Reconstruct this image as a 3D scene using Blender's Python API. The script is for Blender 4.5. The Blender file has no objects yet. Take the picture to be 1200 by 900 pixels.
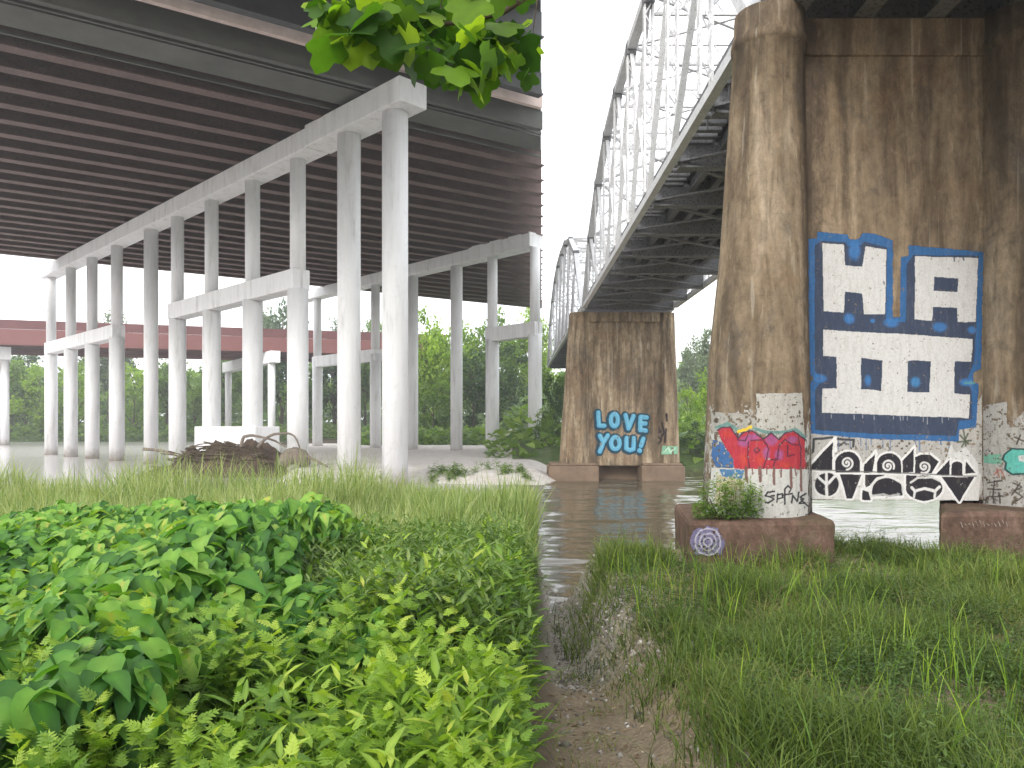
import bpy, math, random
import numpy as np
from mathutils import Vector, Matrix
random.seed(7); rng = np.random.default_rng(11)
S = bpy.context.scene; COL = S.collection
R = math.radians
F = 900.0; EYE = 3.0; HOR = 500.0
SEAM = 34.5/F                                   # the plan line (x = SEAM*y) along which the two river banks meet

def P(px, py, Y): return Vector(((px-600)/F*Y, Y, EYE+(HOR-py)/F*Y))
def smooth(a, b, x):
    t = np.clip((x-a)/(b-a), 0, 1); return t*t*(3-2*t)

# ------------------------------------------------------------------ materials
def mat(name):
    m = bpy.data.materials.new(name); m.use_nodes = True
    nt = m.node_tree; nt.nodes.clear()
    return m, nt
def N(nt, typ, **kw):
    n = nt.nodes.new(typ)
    for k, v in kw.items():
        if k.startswith('i_'):
            n.inputs[k[2:].replace('_', ' ')].default_value = v
        else: setattr(n, k, v)
    return n
def ramp(nt, fac, stops, interp='LINEAR'):
    r = N(nt, 'ShaderNodeValToRGB'); r.color_ramp.interpolation = interp
    e = r.color_ramp.elements
    while len(e) < len(stops): e.new(0.5)
    for k, (p, c) in enumerate(stops):
        e[k].position = p; e[k].color = (*c, 1) if len(c) == 3 else c
    nt.links.new(fac, r.inputs[0]); return r.outputs[0]
def mixc(nt, fac, a, b, mode='MIX'):
    n = N(nt, 'ShaderNodeMix', data_type='RGBA', blend_type=mode)
    for sock, v in ((n.inputs[0], fac), (n.inputs[6], a), (n.inputs[7], b)):
        if isinstance(v, (int, float)): sock.default_value = v
        elif isinstance(v, tuple): sock.default_value = (*v, 1) if len(v) == 3 else v
        else: nt.links.new(v, sock)
    return n.outputs[2]
def math_(nt, op, a, b=0.0, clamp=False):
    n = N(nt, 'ShaderNodeMath', operation=op, use_clamp=clamp)
    for s, v in zip(n.inputs, (a, b)):
        if isinstance(v, (int, float)): s.default_value = v
        else: nt.links.new(v, s)
    return n.outputs[0]
def coords(nt, scale=(1, 1, 1), kind='pos'):
    mp = N(nt, 'ShaderNodeMapping'); mp.inputs['Scale'].default_value = scale
    if kind == 'pos':
        g = N(nt, 'ShaderNodeNewGeometry'); nt.links.new(g.outputs['Position'], mp.inputs[0])
    else:
        g = N(nt, 'ShaderNodeTexCoord'); nt.links.new(g.outputs['Object'], mp.inputs[0])
    return mp.outputs[0]
def noise(nt, vec, scale, detail=6, rough=.6, dist=0):
    n = N(nt, 'ShaderNodeTexNoise'); n.inputs['Scale'].default_value = scale
    n.inputs['Detail'].default_value = detail; n.inputs['Roughness'].default_value = rough
    n.inputs['Distortion'].default_value = dist
    nt.links.new(vec, n.inputs['Vector']); return n.outputs[0]
def finish(nt, colr, rough=.85, bump=None, bstr=.3, bdist=.02, spec=.3, metal=0):
    b = N(nt, 'ShaderNodeBsdfPrincipled')
    if isinstance(colr, tuple): b.inputs['Base Color'].default_value = (*colr, 1)
    else: nt.links.new(colr, b.inputs['Base Color'])
    if isinstance(rough, (int, float)): b.inputs['Roughness'].default_value = rough
    else: nt.links.new(rough, b.inputs['Roughness'])
    b.inputs['Specular IOR Level'].default_value = spec
    b.inputs['Metallic'].default_value = metal
    if bump is not None:
        bp = N(nt, 'ShaderNodeBump'); bp.inputs['Strength'].default_value = bstr
        bp.inputs['Distance'].default_value = bdist
        nt.links.new(bump, bp.inputs['Height']); nt.links.new(bp.outputs[0], b.inputs['Normal'])
    o = N(nt, 'ShaderNodeOutputMaterial'); nt.links.new(b.outputs[0], o.inputs[0])
    return b

def m_speckle(name, a, b, scale=3, rough=.7, spec=.3, metal=0, streak=(1, 1, 1), bstr=.2, c=None):
    m, nt = mat(name)
    n1 = noise(nt, coords(nt, streak), scale, 7, .65)
    n2 = noise(nt, coords(nt), scale*9, 4, .6)
    col = ramp(nt, n1, [(.3, a), (.7, b)])
    if c: col = mixc(nt, ramp(nt, n2, [(.52, (0, 0, 0)), (.66, (1, 1, 1))]), col, c)
    finish(nt, col, rough, n2, bstr, .01, spec, metal); return m

def m_oldconcrete(name, tone, wz, dark_x=None):
    """weather-streaked board-marked concrete; wz = height below which old pale paint peels (None = no paint)"""
    m, nt = mat(name)
    st = noise(nt, coords(nt, (1.5, 1.5, .20)), 1.25, 4.5, .62, .5)
    st2 = noise(nt, coords(nt, (3.0, 3.0, .34)), 1.6, 4, .6, .5)
    bl = noise(nt, coords(nt, (1, 1, .6)), 1.1, 10, .72, .8)
    mott = noise(nt, coords(nt, (1, 1, .6)), 5.5, 12, .82, .4)
    fine = noise(nt, coords(nt), 26, 5, .7)
    t = tone
    col = ramp(nt, st, [(.30, (.055*t, .042*t, .031*t)), (.44, (.135*t, .100*t, .066*t)), (.56, (.225*t, .170*t, .112*t)), (.72, (.33*t, .265*t, .19*t))])
    col = mixc(nt, ramp(nt, st2, [(.50, (0, 0, 0)), (.64, (.5, .5, .5))]), col, (.065*t, .05*t, .037*t))
    col = mixc(nt, ramp(nt, st2, [(.30, (.5, .5, .5)), (.40, (0, 0, 0))]), col, (.40*t, .35*t, .27*t))
    col = mixc(nt, ramp(nt, bl, [(.52, (0, 0, 0)), (.68, (.5, .5, .5))]), col, (.19*t, .115*t, .065*t))
    col = mixc(nt, ramp(nt, bl, [(.30, (.75, .75, .75)), (.43, (0, 0, 0))]), col, (.085*t, .075*t, .064*t))
    col = mixc(nt, .8, col, ramp(nt, mott, [(.3, (.18, .18, .18)), (.7, (.80, .80, .80))]), 'OVERLAY')
    col = mixc(nt, ramp(nt, mott, [(.62, (0, 0, 0)), (.68, (.55, .55, .55))]), col, (.36*t, .33*t, .28*t))
    fl = noise(nt, coords(nt, (1, 1, .45)), 9, 10, .8, .6)
    col = mixc(nt, ramp(nt, fl, [(.60, (0, 0, 0)), (.66, (.55, .55, .55))]), col, (.04, .032, .026))
    dr = noise(nt, coords(nt, (7, 7, .12)), 1.6, 3, .5)
    col = mixc(nt, ramp(nt, dr, [(.66, (0, 0, 0)), (.72, (.35, .35, .35))]), col, (.42*t, .38*t, .31*t))
    if dark_x is not None:  # darker band around this x position, broken up by noise
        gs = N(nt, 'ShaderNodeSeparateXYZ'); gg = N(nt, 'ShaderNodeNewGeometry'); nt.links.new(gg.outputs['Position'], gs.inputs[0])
        gm = math_(nt, 'ADD', math_(nt, 'MULTIPLY', math_(nt, 'ABSOLUTE', math_(nt, 'SUBTRACT', gs.outputs[0], dark_x)), 1.5), math_(nt, 'MULTIPLY', mott, 1.1))
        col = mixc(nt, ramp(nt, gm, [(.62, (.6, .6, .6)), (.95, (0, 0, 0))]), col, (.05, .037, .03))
    sep = N(nt, 'ShaderNodeSeparateXYZ'); g = N(nt, 'ShaderNodeNewGeometry')
    nt.links.new(g.outputs['Position'], sep.inputs[0])
    # board lines every 0.62 m
    fr = math_(nt, 'FRACT', math_(nt, 'MULTIPLY', math_(nt, 'ADD', sep.outputs[2], math_(nt, 'MULTIPLY', bl, .03)), 1.61))
    line = math_(nt, 'LESS_THAN', fr, .022)
    col = mixc(nt, math_(nt, 'MULTIPLY', line, .12), col, (.10*t, .08*t, .06*t))
    if wz is not None:
        hz = math_(nt, 'ADD', sep.outputs[2], math_(nt, 'MULTIPLY', noise(nt, coords(nt, (1, 1, 1)), 2.2, 8, .7, .5), 1.9))
        pm = ramp(nt, math_(nt, 'MULTIPLY', math_(nt, 'SUBTRACT', wz+.95, hz), 2.5, True), [(.40, (0, 0, 0)), (.5, (1, 1, 1))])
        ch = ramp(nt, noise(nt, coords(nt, (2.4, 2.4, 1.6)), 4.5, 9, .75, .3), [(.47, (1, 1, 1)), (.52, (0, 0, 0))])
        pcol = ramp(nt, st2, [(.3, (.30, .29, .27)), (.65, (.46, .45, .43))])
        col = mixc(nt, math_(nt, 'MULTIPLY', pm, ch), col, pcol)
    h = math_(nt, 'ADD', fine, math_(nt, 'MULTIPLY', line, -.15))
    finish(nt, col, .92, h, .5, .012, .15)
    return m

def m_leaf(name, stops, trans=.35, rough=.45, spec=.35):
    m, nt = mat(name)
    a = N(nt, 'ShaderNodeAttribute', attribute_name='rnd')
    col = ramp(nt, a.outputs['Fac'], stops)
    n1 = noise(nt, coords(nt), 14, 3)
    col = mixc(nt, .35, col, ramp(nt, n1, [(.3, (.35, .35, .35)), (.7, (.75, .75, .75))]), 'OVERLAY')
    b = N(nt, 'ShaderNodeBsdfPrincipled'); nt.links.new(col, b.inputs['Base Color'])
    b.inputs['Roughness'].default_value = rough; b.inputs['Specular IOR Level'].default_value = spec
    tr = N(nt, 'ShaderNodeBsdfTranslucent')
    nt.links.new(mixc(nt, 1, col, (1.25, 1.35, .55), 'MULTIPLY'), tr.inputs[0])
    mx = N(nt, 'ShaderNodeMixShader'); mx.inputs[0].default_value = trans
    nt.links.new(b.outputs[0], mx.inputs[1]); nt.links.new(tr.outputs[0], mx.inputs[2])
    o = N(nt, 'ShaderNodeOutputMaterial'); nt.links.new(mx.outputs[0], o.inputs[0]); return m

M = {}
def m_white():
    m, nt = mat('whitewashed concrete')
    a = noise(nt, coords(nt, (1.6, 1.6, .22)), 1.3, 8, .65, .3); b = noise(nt, coords(nt), 2.2, 8, .7)
    col = ramp(nt, a, [(.28, (.56, .555, .55)), (.42, (.76, .76, .76)), (.52, (.81, .81, .815)), (.72, (.86, .86, .865))])
    col = mixc(nt, ramp(nt, b, [(.56, (0, 0, 0)), (.74, (.55, .55, .55))]), col, (.60, .585, .565))
    g_ = N(nt, 'ShaderNodeNewGeometry'); sp = N(nt, 'ShaderNodeSeparateXYZ'); nt.links.new(g_.outputs['Position'], sp.inputs[0])
    z_ = math_(nt, 'ADD', sp.outputs[2], math_(nt, 'MULTIPLY', b, 1.6))
    col = mixc(nt, ramp(nt, math_(nt, 'MULTIPLY', z_, .33), [(.22, (.95, .95, .95)), (.34, (.6, .6, .6)), (.62, (0, 0, 0))]), col, (.27, .215, .165))
    finish(nt, col, .85, noise(nt, coords(nt), 20, 5, .7), .25, .01, .2); return m
M['white_conc'] = m_white()
M['girder'] = m_speckle('brown girder paint', (.105, .066, .058), (.175, .112, .10), 1.1, .6, .3, streak=(.6, .6, 2), c=(.075, .054, .05))
M['soffit'] = m_speckle('dark deck soffit', (.06, .042, .037), (.10, .074, .066), .8, .85)
M['edge_steel'] = m_speckle('grey green edge steel', (.085, .088, .08), (.14, .143, .13), .9, .7, streak=(.5, .5, 1))
M['fascia'] = m_speckle('pinkish fascia concrete', (.55, .44, .40), (.7, .58, .54), 2, .85)
M['dark_steel'] = m_speckle('dark grey steel', (.05, .052, .055), (.085, .087, .09), 1.3, .6)
M['red_girder'] = m_speckle('faded red girder', (.15, .056, .052), (.195, .078, .072), .5, .7, streak=(.3, .3, 1))
M['red_parapet'] = m_speckle('dark red parapet', (.10, .036, .037), (.14, .05, .05), .5, .75)
M['silver'] = m_speckle('weathered silver paint', (.60, .605, .62), (.76, .76, .77), 2.5, .5, .4, c=(.44, .43, .43))
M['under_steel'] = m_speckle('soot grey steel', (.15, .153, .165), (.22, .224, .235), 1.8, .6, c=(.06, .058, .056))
M['deck_soffit'] = m_speckle('charcoal deck plate', (.08, .083, .092), (.12, .123, .133), 1.2, .8)
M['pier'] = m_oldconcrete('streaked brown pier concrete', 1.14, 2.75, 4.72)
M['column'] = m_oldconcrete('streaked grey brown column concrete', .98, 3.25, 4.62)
M['pier_far'] = m_oldconcrete('tan pier concrete', 1.5, None)
def m_foot():
    m, nt = mat('reddish footing concrete')
    a = noise(nt, coords(nt, (1, 1, .5)), 2.6, 10, .75, .6); b = noise(nt, coords(nt), 11, 8, .75); d = noise(nt, coords(nt, (1, 1, 1.4)), 1.1, 6, .65, .4)
    col = ramp(nt, a, [(.3, (.055, .036, .028)), (.5, (.125, .078, .058)), (.7, (.20, .135, .105))])
    col = mixc(nt, .6, col, ramp(nt, b, [(.3, (.22, .22, .22)), (.7, (.76, .76, .76))]), 'OVERLAY')
    col = mixc(nt, ramp(nt, d, [(.5, (0, 0, 0)), (.64, (.7, .7, .7))]), col, (.085, .078, .04))
    col = mixc(nt, ramp(nt, b, [(.62, (0, 0, 0)), (.72, (.45, .45, .45))]), col, (.24, .19, .16))
    finish(nt, col, .95, b, .7, .02, .1); return m
M['footing'] = m_foot()
M['footing_far'] = m_speckle('brown footing concrete', (.17, .12, .085), (.27, .195, .14), 1.4, .9, .1, bstr=.4)
M['bark'] = m_speckle('bark', (.06, .045, .03), (.13, .10, .07), 5, .95, streak=(1, 1, .2), bstr=.6)
M['driftwood'] = m_speckle('grey driftwood', (.12, .095, .075), (.26, .22, .18), 6, .9, streak=(1, 1, .4))
M['silt'] = m_speckle('silty drift', (.055, .038, .028), (.12, .085, .06), 3, .95, bstr=.8)

G1 = lambda *c: [(i/(len(c)-1), k) for i, k in enumerate(c)]
M['tall_grass'] = m_leaf('pale reed grass', G1((.09, .155, .04), (.18, .26, .07), (.32, .38, .14), (.48, .48, .27)), .4)
M['vine'] = m_leaf('vine leaf', [(0, (.030, .10, .018)), (.3, (.075, .20, .026)), (.65, (.16, .32, .04)), (.92, (.25, .41, .07)), (1, (.42, .40, .08))], .36, .5, .28)
M['weed'] = m_leaf('weed leaf', [(0, (.05, .11, .018)), (.35, (.125, .235, .03)), (.7, (.26, .39, .045)), (.93, (.42, .52, .08)), (1, (.50, .43, .10))], .42)
M['weed_dark'] = m_leaf('dull weed leaf', G1((.04, .075, .02), (.07, .135, .03), (.13, .215, .045), (.24, .30, .10)), .35)
M['meadow'] = m_leaf('meadow grass', G1((.04, .068, .013), (.08, .13, .024), (.14, .195, .036), (.27, .29, .09)), .3, .5, .25)
M['meadow_leaf'] = m_leaf('meadow weed', G1((.026, .05, .014), (.045, .085, .022), (.08, .135, .03), (.13, .19, .05)), .3, .5, .25)
M['dry'] = m_leaf('dry stalk', G1((.17, .13, .06), (.26, .24, .09), (.17, .24, .05), (.12, .20, .035)), .3)
M['leaf_bright'] = m_leaf('bright yellow green foliage', G1((.12, .21, .025), (.25, .38, .04), (.40, .52, .08)), .45)  # yellow green leaf colour of the brighter trees and bushes
M['leaf_mid'] = m_leaf('green foliage', G1((.075, .15, .03), (.15, .25, .042), (.26, .37, .07)), .42)
M['leaf_dark'] = m_leaf('dark foliage', G1((.03, .07, .02), (.055, .115, .03), (.10, .17, .045)), .3)
M['leaf_grey'] = m_leaf('greyish foliage', G1((.075, .115, .06), (.13, .18, .085), (.2, .25, .12)), .3)
M['maple'] = m_leaf('lobed leaf', G1((.025, .075, .008), (.07, .16, .012), (.17, .30, .018), (.32, .45, .035)), .55, .5, .25)

def m_paint(name):
    m, nt = mat(name)
    a = N(nt, 'ShaderNodeAttribute', attribute_name='paint')
    n1 = noise(nt, coords(nt, (5, 5, 1.2)), 3, 7, .7)
    n2 = noise(nt, coords(nt), 30, 4, .7)
    col = mixc(nt, .5, a.outputs['Color'], ramp(nt, n1, [(.3, (.25, .24, .22)), (.7, (.66, .66, .66))]), 'OVERLAY')
    col = mixc(nt, .3, col, ramp(nt, n2, [(.3, (.25, .25, .25)), (.7, (.7, .7, .7))]), 'OVERLAY')
    col = mixc(nt, ramp(nt, n1, [(.56, (0, 0, 0)), (.74, (.55, .55, .55))]), col, (.17, .14, .11))
    finish(nt, col, .75, n2, .35, .006, .25); return m
M['paint'] = m_paint('sprayed paint')

def m_water():
    m, nt = mat('river water')
    w1 = noise(nt, coords(nt, (.9, 2.3, 1)), .9, 4, .55, .6)
    w2 = noise(nt, coords(nt, (.5, 1.6, 1)), 3.4, 4, .6, .4)
    b = N(nt, 'ShaderNodeBsdfPrincipled')
    px_ = N(nt, 'ShaderNodeSeparateXYZ'); gp_ = N(nt, 'ShaderNodeNewGeometry'); nt.links.new(gp_.outputs['Position'], px_.inputs[0])
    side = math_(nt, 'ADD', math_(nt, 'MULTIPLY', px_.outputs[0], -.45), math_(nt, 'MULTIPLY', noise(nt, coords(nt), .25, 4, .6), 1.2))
    nt.links.new(ramp(nt, side, [(.45, (.105, .088, .056)), (1.0, (.52, .49, .48))]), b.inputs['Base Color'])  # left water's brightness is put into its paler base colour
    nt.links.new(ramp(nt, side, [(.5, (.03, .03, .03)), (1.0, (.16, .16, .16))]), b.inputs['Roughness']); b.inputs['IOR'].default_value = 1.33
    b.inputs['Specular IOR Level'].default_value = .5
    b1 = N(nt, 'ShaderNodeBump'); b1.inputs['Strength'].default_value = .3; b1.inputs['Distance'].default_value = .05
    b2 = N(nt, 'ShaderNodeBump'); b2.inputs['Strength'].default_value = .3; b2.inputs['Distance'].default_value = .02
    nt.links.new(w1, b1.inputs['Height']); nt.links.new(w2, b2.inputs['Height'])
    nt.links.new(b1.outputs[0], b2.inputs['Normal']); nt.links.new(b2.outputs[0], b.inputs['Normal'])
    o = N(nt, 'ShaderNodeOutputMaterial'); nt.links.new(b.outputs[0], o.inputs[0]); return m
M['water'] = m_water()
def m_ground():
    m, nt = mat('bank soil')
    a = N(nt, 'ShaderNodeAttribute', attribute_name='soil')
    n1 = noise(nt, coords(nt), 2.2, 9, .7); n2 = noise(nt, coords(nt), 22, 6, .75)
    v = N(nt, 'ShaderNodeTexVoronoi'); v.inputs['Scale'].default_value = 28; nt.links.new(coords(nt), v.inputs[0])
    col = mixc(nt, .55, a.outputs['Color'], ramp(nt, n1, [(.3, (.2, .2, .2)), (.7, (.72, .72, .72))]), 'OVERLAY')
    col = mixc(nt, .5, col, ramp(nt, n2, [(.3, (.22, .21, .2)), (.7, (.74, .74, .72))]), 'OVERLAY')
    h = math_(nt, 'ADD', n2, math_(nt, 'MULTIPLY', v.outputs[0], -.8))
    finish(nt, col, .9, h, .8, .03, .2); return m
M['ground'] = m_ground()

# ------------------------------------------------------------------ object helpers
def tag(o, label=None, cat=None, group=None, kind=None):
    if label: o['label'] = label
    if cat: o['category'] = cat
    if group: o['group'] = group
    if kind: o['kind'] = kind
    return o
def empty(name, loc, label, cat, group=None):
    o = bpy.data.objects.new(name, None); o.empty_display_size = .3; COL.objects.link(o)
    o.location = loc
    return tag(o, label, cat, group)
def wloc(o):
    v = Vector((0, 0, 0))
    while o is not None: v += o.location; o = o.parent
    return v
def link(me, name, m, parent=None):
    o = bpy.data.objects.new(name, me); COL.objects.link(o)
    if m: me.materials.append(m)
    if parent: o.parent = parent
    return o
class MB:
    def __init__(s): s.v = []; s.f = []; s.sm = []
    def add(s, vs, fs, sm=False):
        b = len(s.v); s.v += [tuple(p) for p in vs]; s.f += [[b+i for i in f] for f in fs]; s.sm += [sm]*len(fs); return s
    def hexa(s, q):  # 8 corners: bottom ring 0-3 counter-clockwise, top ring 4-7
        return s.add(q, [(3, 2, 1, 0), (4, 5, 6, 7), (0, 1, 5, 4), (1, 2, 6, 5), (2, 3, 7, 6), (3, 0, 4, 7)])
    def box(s, x0, x1, y0, y1, z0, z1):
        return s.hexa([(x0, y0, z0), (x1, y0, z0), (x1, y1, z0), (x0, y1, z0), (x0, y0, z1), (x1, y0, z1), (x1, y1, z1), (x0, y1, z1)])
    def beam(s, p, q, w, h, up=(0, 0, 1)):  # bar from p to q: w across, h along up; p,q on its axis
        p = Vector(p); q = Vector(q); d = (q-p).normalized(); u = Vector(up)
        if abs(d.dot(u)) > .98: u = Vector((0, 1, 0))
        r = d.cross(u).normalized(); u = r.cross(d).normalized()
        a = r*(w/2); b = u*(h/2)
        return s.hexa([p-a-b, p+a-b, q+a-b, q-a-b, p-a+b, p+a+b, q+a+b, q-a+b])
    def tube(s, pts, rad, n=10, cap=True):
        pts = [Vector(p) for p in pts]; base = len(s.v); pr = None
        for i, p in enumerate(pts):
            d = (pts[min(i+1, len(pts)-1)]-pts[max(i-1, 0)]).normalized()
            ref = Vector((1, 0, 0)) if abs(d.x) < .9 else Vector((0, 1, 0))
            if pr is not None: ref = pr
            a = (ref-d*ref.dot(d)).normalized(); pr = a; b = d.cross(a)
            r = rad[i] if isinstance(rad, (list, tuple)) else rad
            for k in range(n):
                t = 2*math.pi*k/n; s.v.append(tuple(p+a*(r*math.cos(t))+b*(r*math.sin(t))))
        for i in range(len(pts)-1):
            for k in range(n):
                s.f.append([base+i*n+k, base+i*n+(k+1) % n, base+(i+1)*n+(k+1) % n, base+(i+1)*n+k]); s.sm.append(True)
        if cap:
            s.f.append([base+k for k in range(n)][::-1]); s.sm.append(False)
            e = base+(len(pts)-1)*n; s.f.append([e+k for k in range(n)]); s.sm.append(False)
        return s
    def build(s, name, m, parent=None, label=None, bevel=0):
        o = wloc(parent) if parent else Vector((0, 0, 0))
        me = bpy.data.meshes.new(name)
        me.from_pydata([(x-o.x, y-o.y, z-o.z) for x, y, z in s.v], [], s.f)
        me.polygons.foreach_set('use_smooth', s.sm); me.update()
        ob = link(me, name, m, parent)
        if bevel:
            md = ob.modifiers.new('edge', 'BEVEL'); md.width = bevel; md.segments = 2; md.limit_method = 'ANGLE'; md.angle_limit = R(50)
        if label: ob['label'] = label
        return ob
def npmesh(name, v, faces, m, parent=None, rnd=None, smooth_=False):
    """v (n,3), faces (k,3) or (k,4) or list of such arrays"""
    if not isinstance(faces, list): faces = [faces]
    v = np.asarray(v, dtype=np.float32)
    if parent is not None: v = v-np.array(wloc(parent), dtype=np.float32)
    me = bpy.data.meshes.new(name)
    li = np.concatenate([f.ravel() for f in faces]).astype(np.int32)
    ln = np.concatenate([np.full(len(f), f.shape[1]) for f in faces]).astype(np.int32)
    st = np.concatenate([[0], np.cumsum(ln)[:-1]]).astype(np.int32)
    me.vertices.add(len(v)); me.vertices.foreach_set('co', v.ravel())
    me.loops.add(len(li)); me.loops.foreach_set('vertex_index', li)
    me.polygons.add(len(ln)); me.polygons.foreach_set('loop_start', st)
    if smooth_: me.polygons.foreach_set('use_smooth', np.ones(len(ln), dtype=bool))
    me.update(calc_edges=True); me.validate()
    if rnd is not None:
        at = me.attributes.new('rnd', 'FLOAT', 'POINT'); at.data.foreach_set('value', np.asarray(rnd, dtype=np.float32))
    return link(me, name, m, parent)
def vcolor(ob, name, c):
    at = ob.data.attributes.new(name, 'FLOAT_COLOR', 'POINT')
    at.data.foreach_set('color', np.concatenate([c, np.ones((len(c), 1))], 1).astype(np.float32).ravel())

# value noise in numpy for terrain and painting
_tab = rng.random((256, 256))
def vn(x, y, s=1.0, o=3):
    x = np.asarray(x, float)*s+100; y = np.asarray(y, float)*s+100; out = 0; amp = .5
    for k in range(o):
        xi = np.floor(x).astype(int); yi = np.floor(y).astype(int); fx = x-xi; fy = y-yi
        fx = fx*fx*(3-2*fx); fy = fy*fy*(3-2*fy)
        g = lambda a, b: _tab[a % 256, b % 256]
        out = out+amp*((g(xi, yi)*(1-fx)+g(xi+1, yi)*fx)*(1-fy)+(g(xi, yi+1)*(1-fx)+g(xi+1, yi+1)*fx)*fy)
        x = x*2.03+17; y = y*2.03+31; amp *= .5
    return out/(1-.5**o)

# ------------------------------------------------------------------ terrain and river
def height(x, y):
    x = np.asarray(x, float); y = np.asarray(y, float)
    h = np.full(np.broadcast(x, y).shape, -.9)
    left = smooth(.15, -.35, x-SEAM*y)
    shore = 25+2.2*(vn(x, y*0, .12, 2)-.5)*2
    nl = .45+.95*smooth(20, 5, y)
    nl = nl*smooth(shore+1.5, shore-2, y)-.9*(1-smooth(shore+1.5, shore-2, y))
    # right bank
    base = 1.02+.06*smooth(7.5, 3.5, y)
    e = 12.9+.5*(vn(x, y*0+3, .5, 2)-.5)
    r1 = base*smooth(e+.8, e-.5, y)-.9*(1-smooth(e+.8, e-.5, y))
    r2 = np.interp(y, [3.5, 7, 8.6, 10.5, 13.5, 15.5, 17], [1.0, .58, .20, .06, .01, -.12, -.6])+smooth(8, 10, y)*.22*(vn(x, y, 1.6, 4)-.5)
    r2 = np.maximum(r2, -.9)
    t = smooth(.75, 1.45, x)
    nr = r1*t+r2*(1-t)
    near = nl*left+nr*(1-left)
    far_near = np.where(y < 60, near, -.9)
    h = np.maximum(h, far_near)
    # sand bar under the bents
    a = smooth(-.325, -.27, x/np.maximum(y, 1)+.03*(vn(x, y, .15)-.5))*smooth(3, -1, x-SEAM*y)
    b = smooth(38, 42.5, y+3*(vn(x, y, .2)-.5))
    h = np.maximum(h, (.62+.12*smooth(48, 40, y)+.22*(vn(x, y, .25)-.5)+.9)*a*b-.9)
    # far shores
    c = smooth(54, 60, y+2*(vn(x, y, .1)-.5))*smooth(-4, 1, x)
    h = np.maximum(h, c*(2.2+2.4*smooth(58, 110, y))-.9)
    d = smooth(148, 156, y+4*(vn(x, y, .04)-.5))
    h = np.maximum(h, d*(2.2+3*smooth(156, 260, y))-.9)
    s = smooth(120, 160, np.abs(x+15))*smooth(20, 60, y)
    h = np.maximum(h, s*3-.9)
    return h+.10*(vn(x, y, 1.1, 3)-.5)*smooth(40, 20, y)
def grid_coords(parts):
    return np.unique(np.concatenate([np.arange(a, b, s) for a, b, s in parts]).round(4))
gx = grid_coords([(-440, -160, 40), (-160, -40, 5), (-40, -12, 1.2), (-12, -1, .4), (-1, 3.5, .12), (3.5, 12, .3), (12, 40, 1.5), (40, 160, 6), (160, 441, 40)])
gy = grid_coords([(-440, -40, 50), (-40, 0, 4), (0, 3, .5), (3, 16, .14), (16, 30, .5), (30, 60, 1), (60, 160, 2.5), (160, 300, 12), (300, 441, 35)])
GX, GY = np.meshgrid(gx, gy); GZ = height(GX, GY)
nx, ny = len(gx), len(gy)
idx = np.arange(nx*ny).reshape(ny, nx)
fc = np.stack([idx[:-1, :-1], idx[:-1, 1:], idx[1:, 1:], idx[1:, :-1]], -1).reshape(-1, 4)
gv = np.stack([GX, GY, GZ], -1).reshape(-1, 3)
gnd = npmesh('ground', gv, fc, M['ground'], smooth_=True); tag(gnd, kind='structure', label='soil, sand and gravel banks of the river')
x, y, z = gv.T
c = np.tile(np.array([.07, .055, .035]), (len(x), 1))
def lay(c, w, col): return c*(1-w[:, None])+np.array(col)*w[:, None]
c = lay(c, smooth(-.1, .25, x-SEAM*y)*(y < 30), (.27, .215, .15))          # brown dirt of the right bank
gr = smooth(6.6, 8.6, y+1.5*(vn(x, y, 1.2)-.5))*smooth(1.9, .9, x)*smooth(-.1, .1, x-SEAM*y)*(y < 20)
c = lay(c, gr*.85, (.36, .335, .30))                                            # wet gravel by the water
c = lay(c, ((y > 33) & (y < 110) & (x < 3))*1.0, (.64, .60, .57))              # pale sand bar
c = lay(c, ((y > 55) & (x > 0) | (y > 145) | (np.abs(x) > 100))*.95, (.075, .12, .03))
vcolor(gnd, 'soil', c)
wx = grid_coords([(-400, -40, 60), (-40, -4, 2.0), (-4, 13, .16), (13, 40, 2), (40, 401, 60)]); wy = grid_coords([(5, 12, 1), (12, 26, .07), (26, 60, .16), (60, 100, 2), (100, 401, 30)])
WXg, WYg = np.meshgrid(wx, wy)
chop = smooth(-4, -1, WXg)*smooth(13, 11, WXg)*smooth(70, 50, WYg)
WZ = chop*(0.12*(vn(WXg*.42+WYg*.15, WYg*1.25, 1.0, 2)-.5)+.045*(vn(WXg*1.1-WYg*.3, WYg*3.1, 1.0, 2)-.5))
wi = np.arange(WXg.size).reshape(WXg.shape)
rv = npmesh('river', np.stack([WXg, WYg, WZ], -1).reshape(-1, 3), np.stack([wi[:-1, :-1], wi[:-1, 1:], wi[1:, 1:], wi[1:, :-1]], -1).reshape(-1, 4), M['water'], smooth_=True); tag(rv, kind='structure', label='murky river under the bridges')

# ------------------------------------------------------------------ highway bridge on the left
g = Vector((.84, .54, 0)).normalized(); nn = Vector((-g.y, g.x, 0))
EX = SEAM*.985
def on_line(o, ratio):           # point of the girder line at offset o where x = ratio*y
    b = nn*o; s = (ratio*b.y-b.x)/(g.x-ratio*g.y); return b+g*s
ZB = EYE+17.1
hb = empty('highway_bridge', on_line(60, -.4)+Vector((0, 0, ZB)), 'wide highway bridge deck on rows of brown girders above white columns', 'bridge')
def gbeam(o, z0, z1, w, mt, name, lr=-.86, rr=EX, flange=True):
    a = on_line(o, lr); b = on_line(o, rr); zc = (z0+z1)/2
    m = MB(); up = Vector((0, 0, 1))
    if flange:
        m.beam(a+up*(z0+.045), b+up*(z0+.045), w, .09)
        m.beam(a+up*((z0+.09+z1)/2), b+up*((z0+.09+z1)/2), .14, z1-z0-.09)
    else: m.beam(a+up*zc, b+up*zc, w, z1-z0)
    return m.build(name, mt, hb)
off = 41.6
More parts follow.
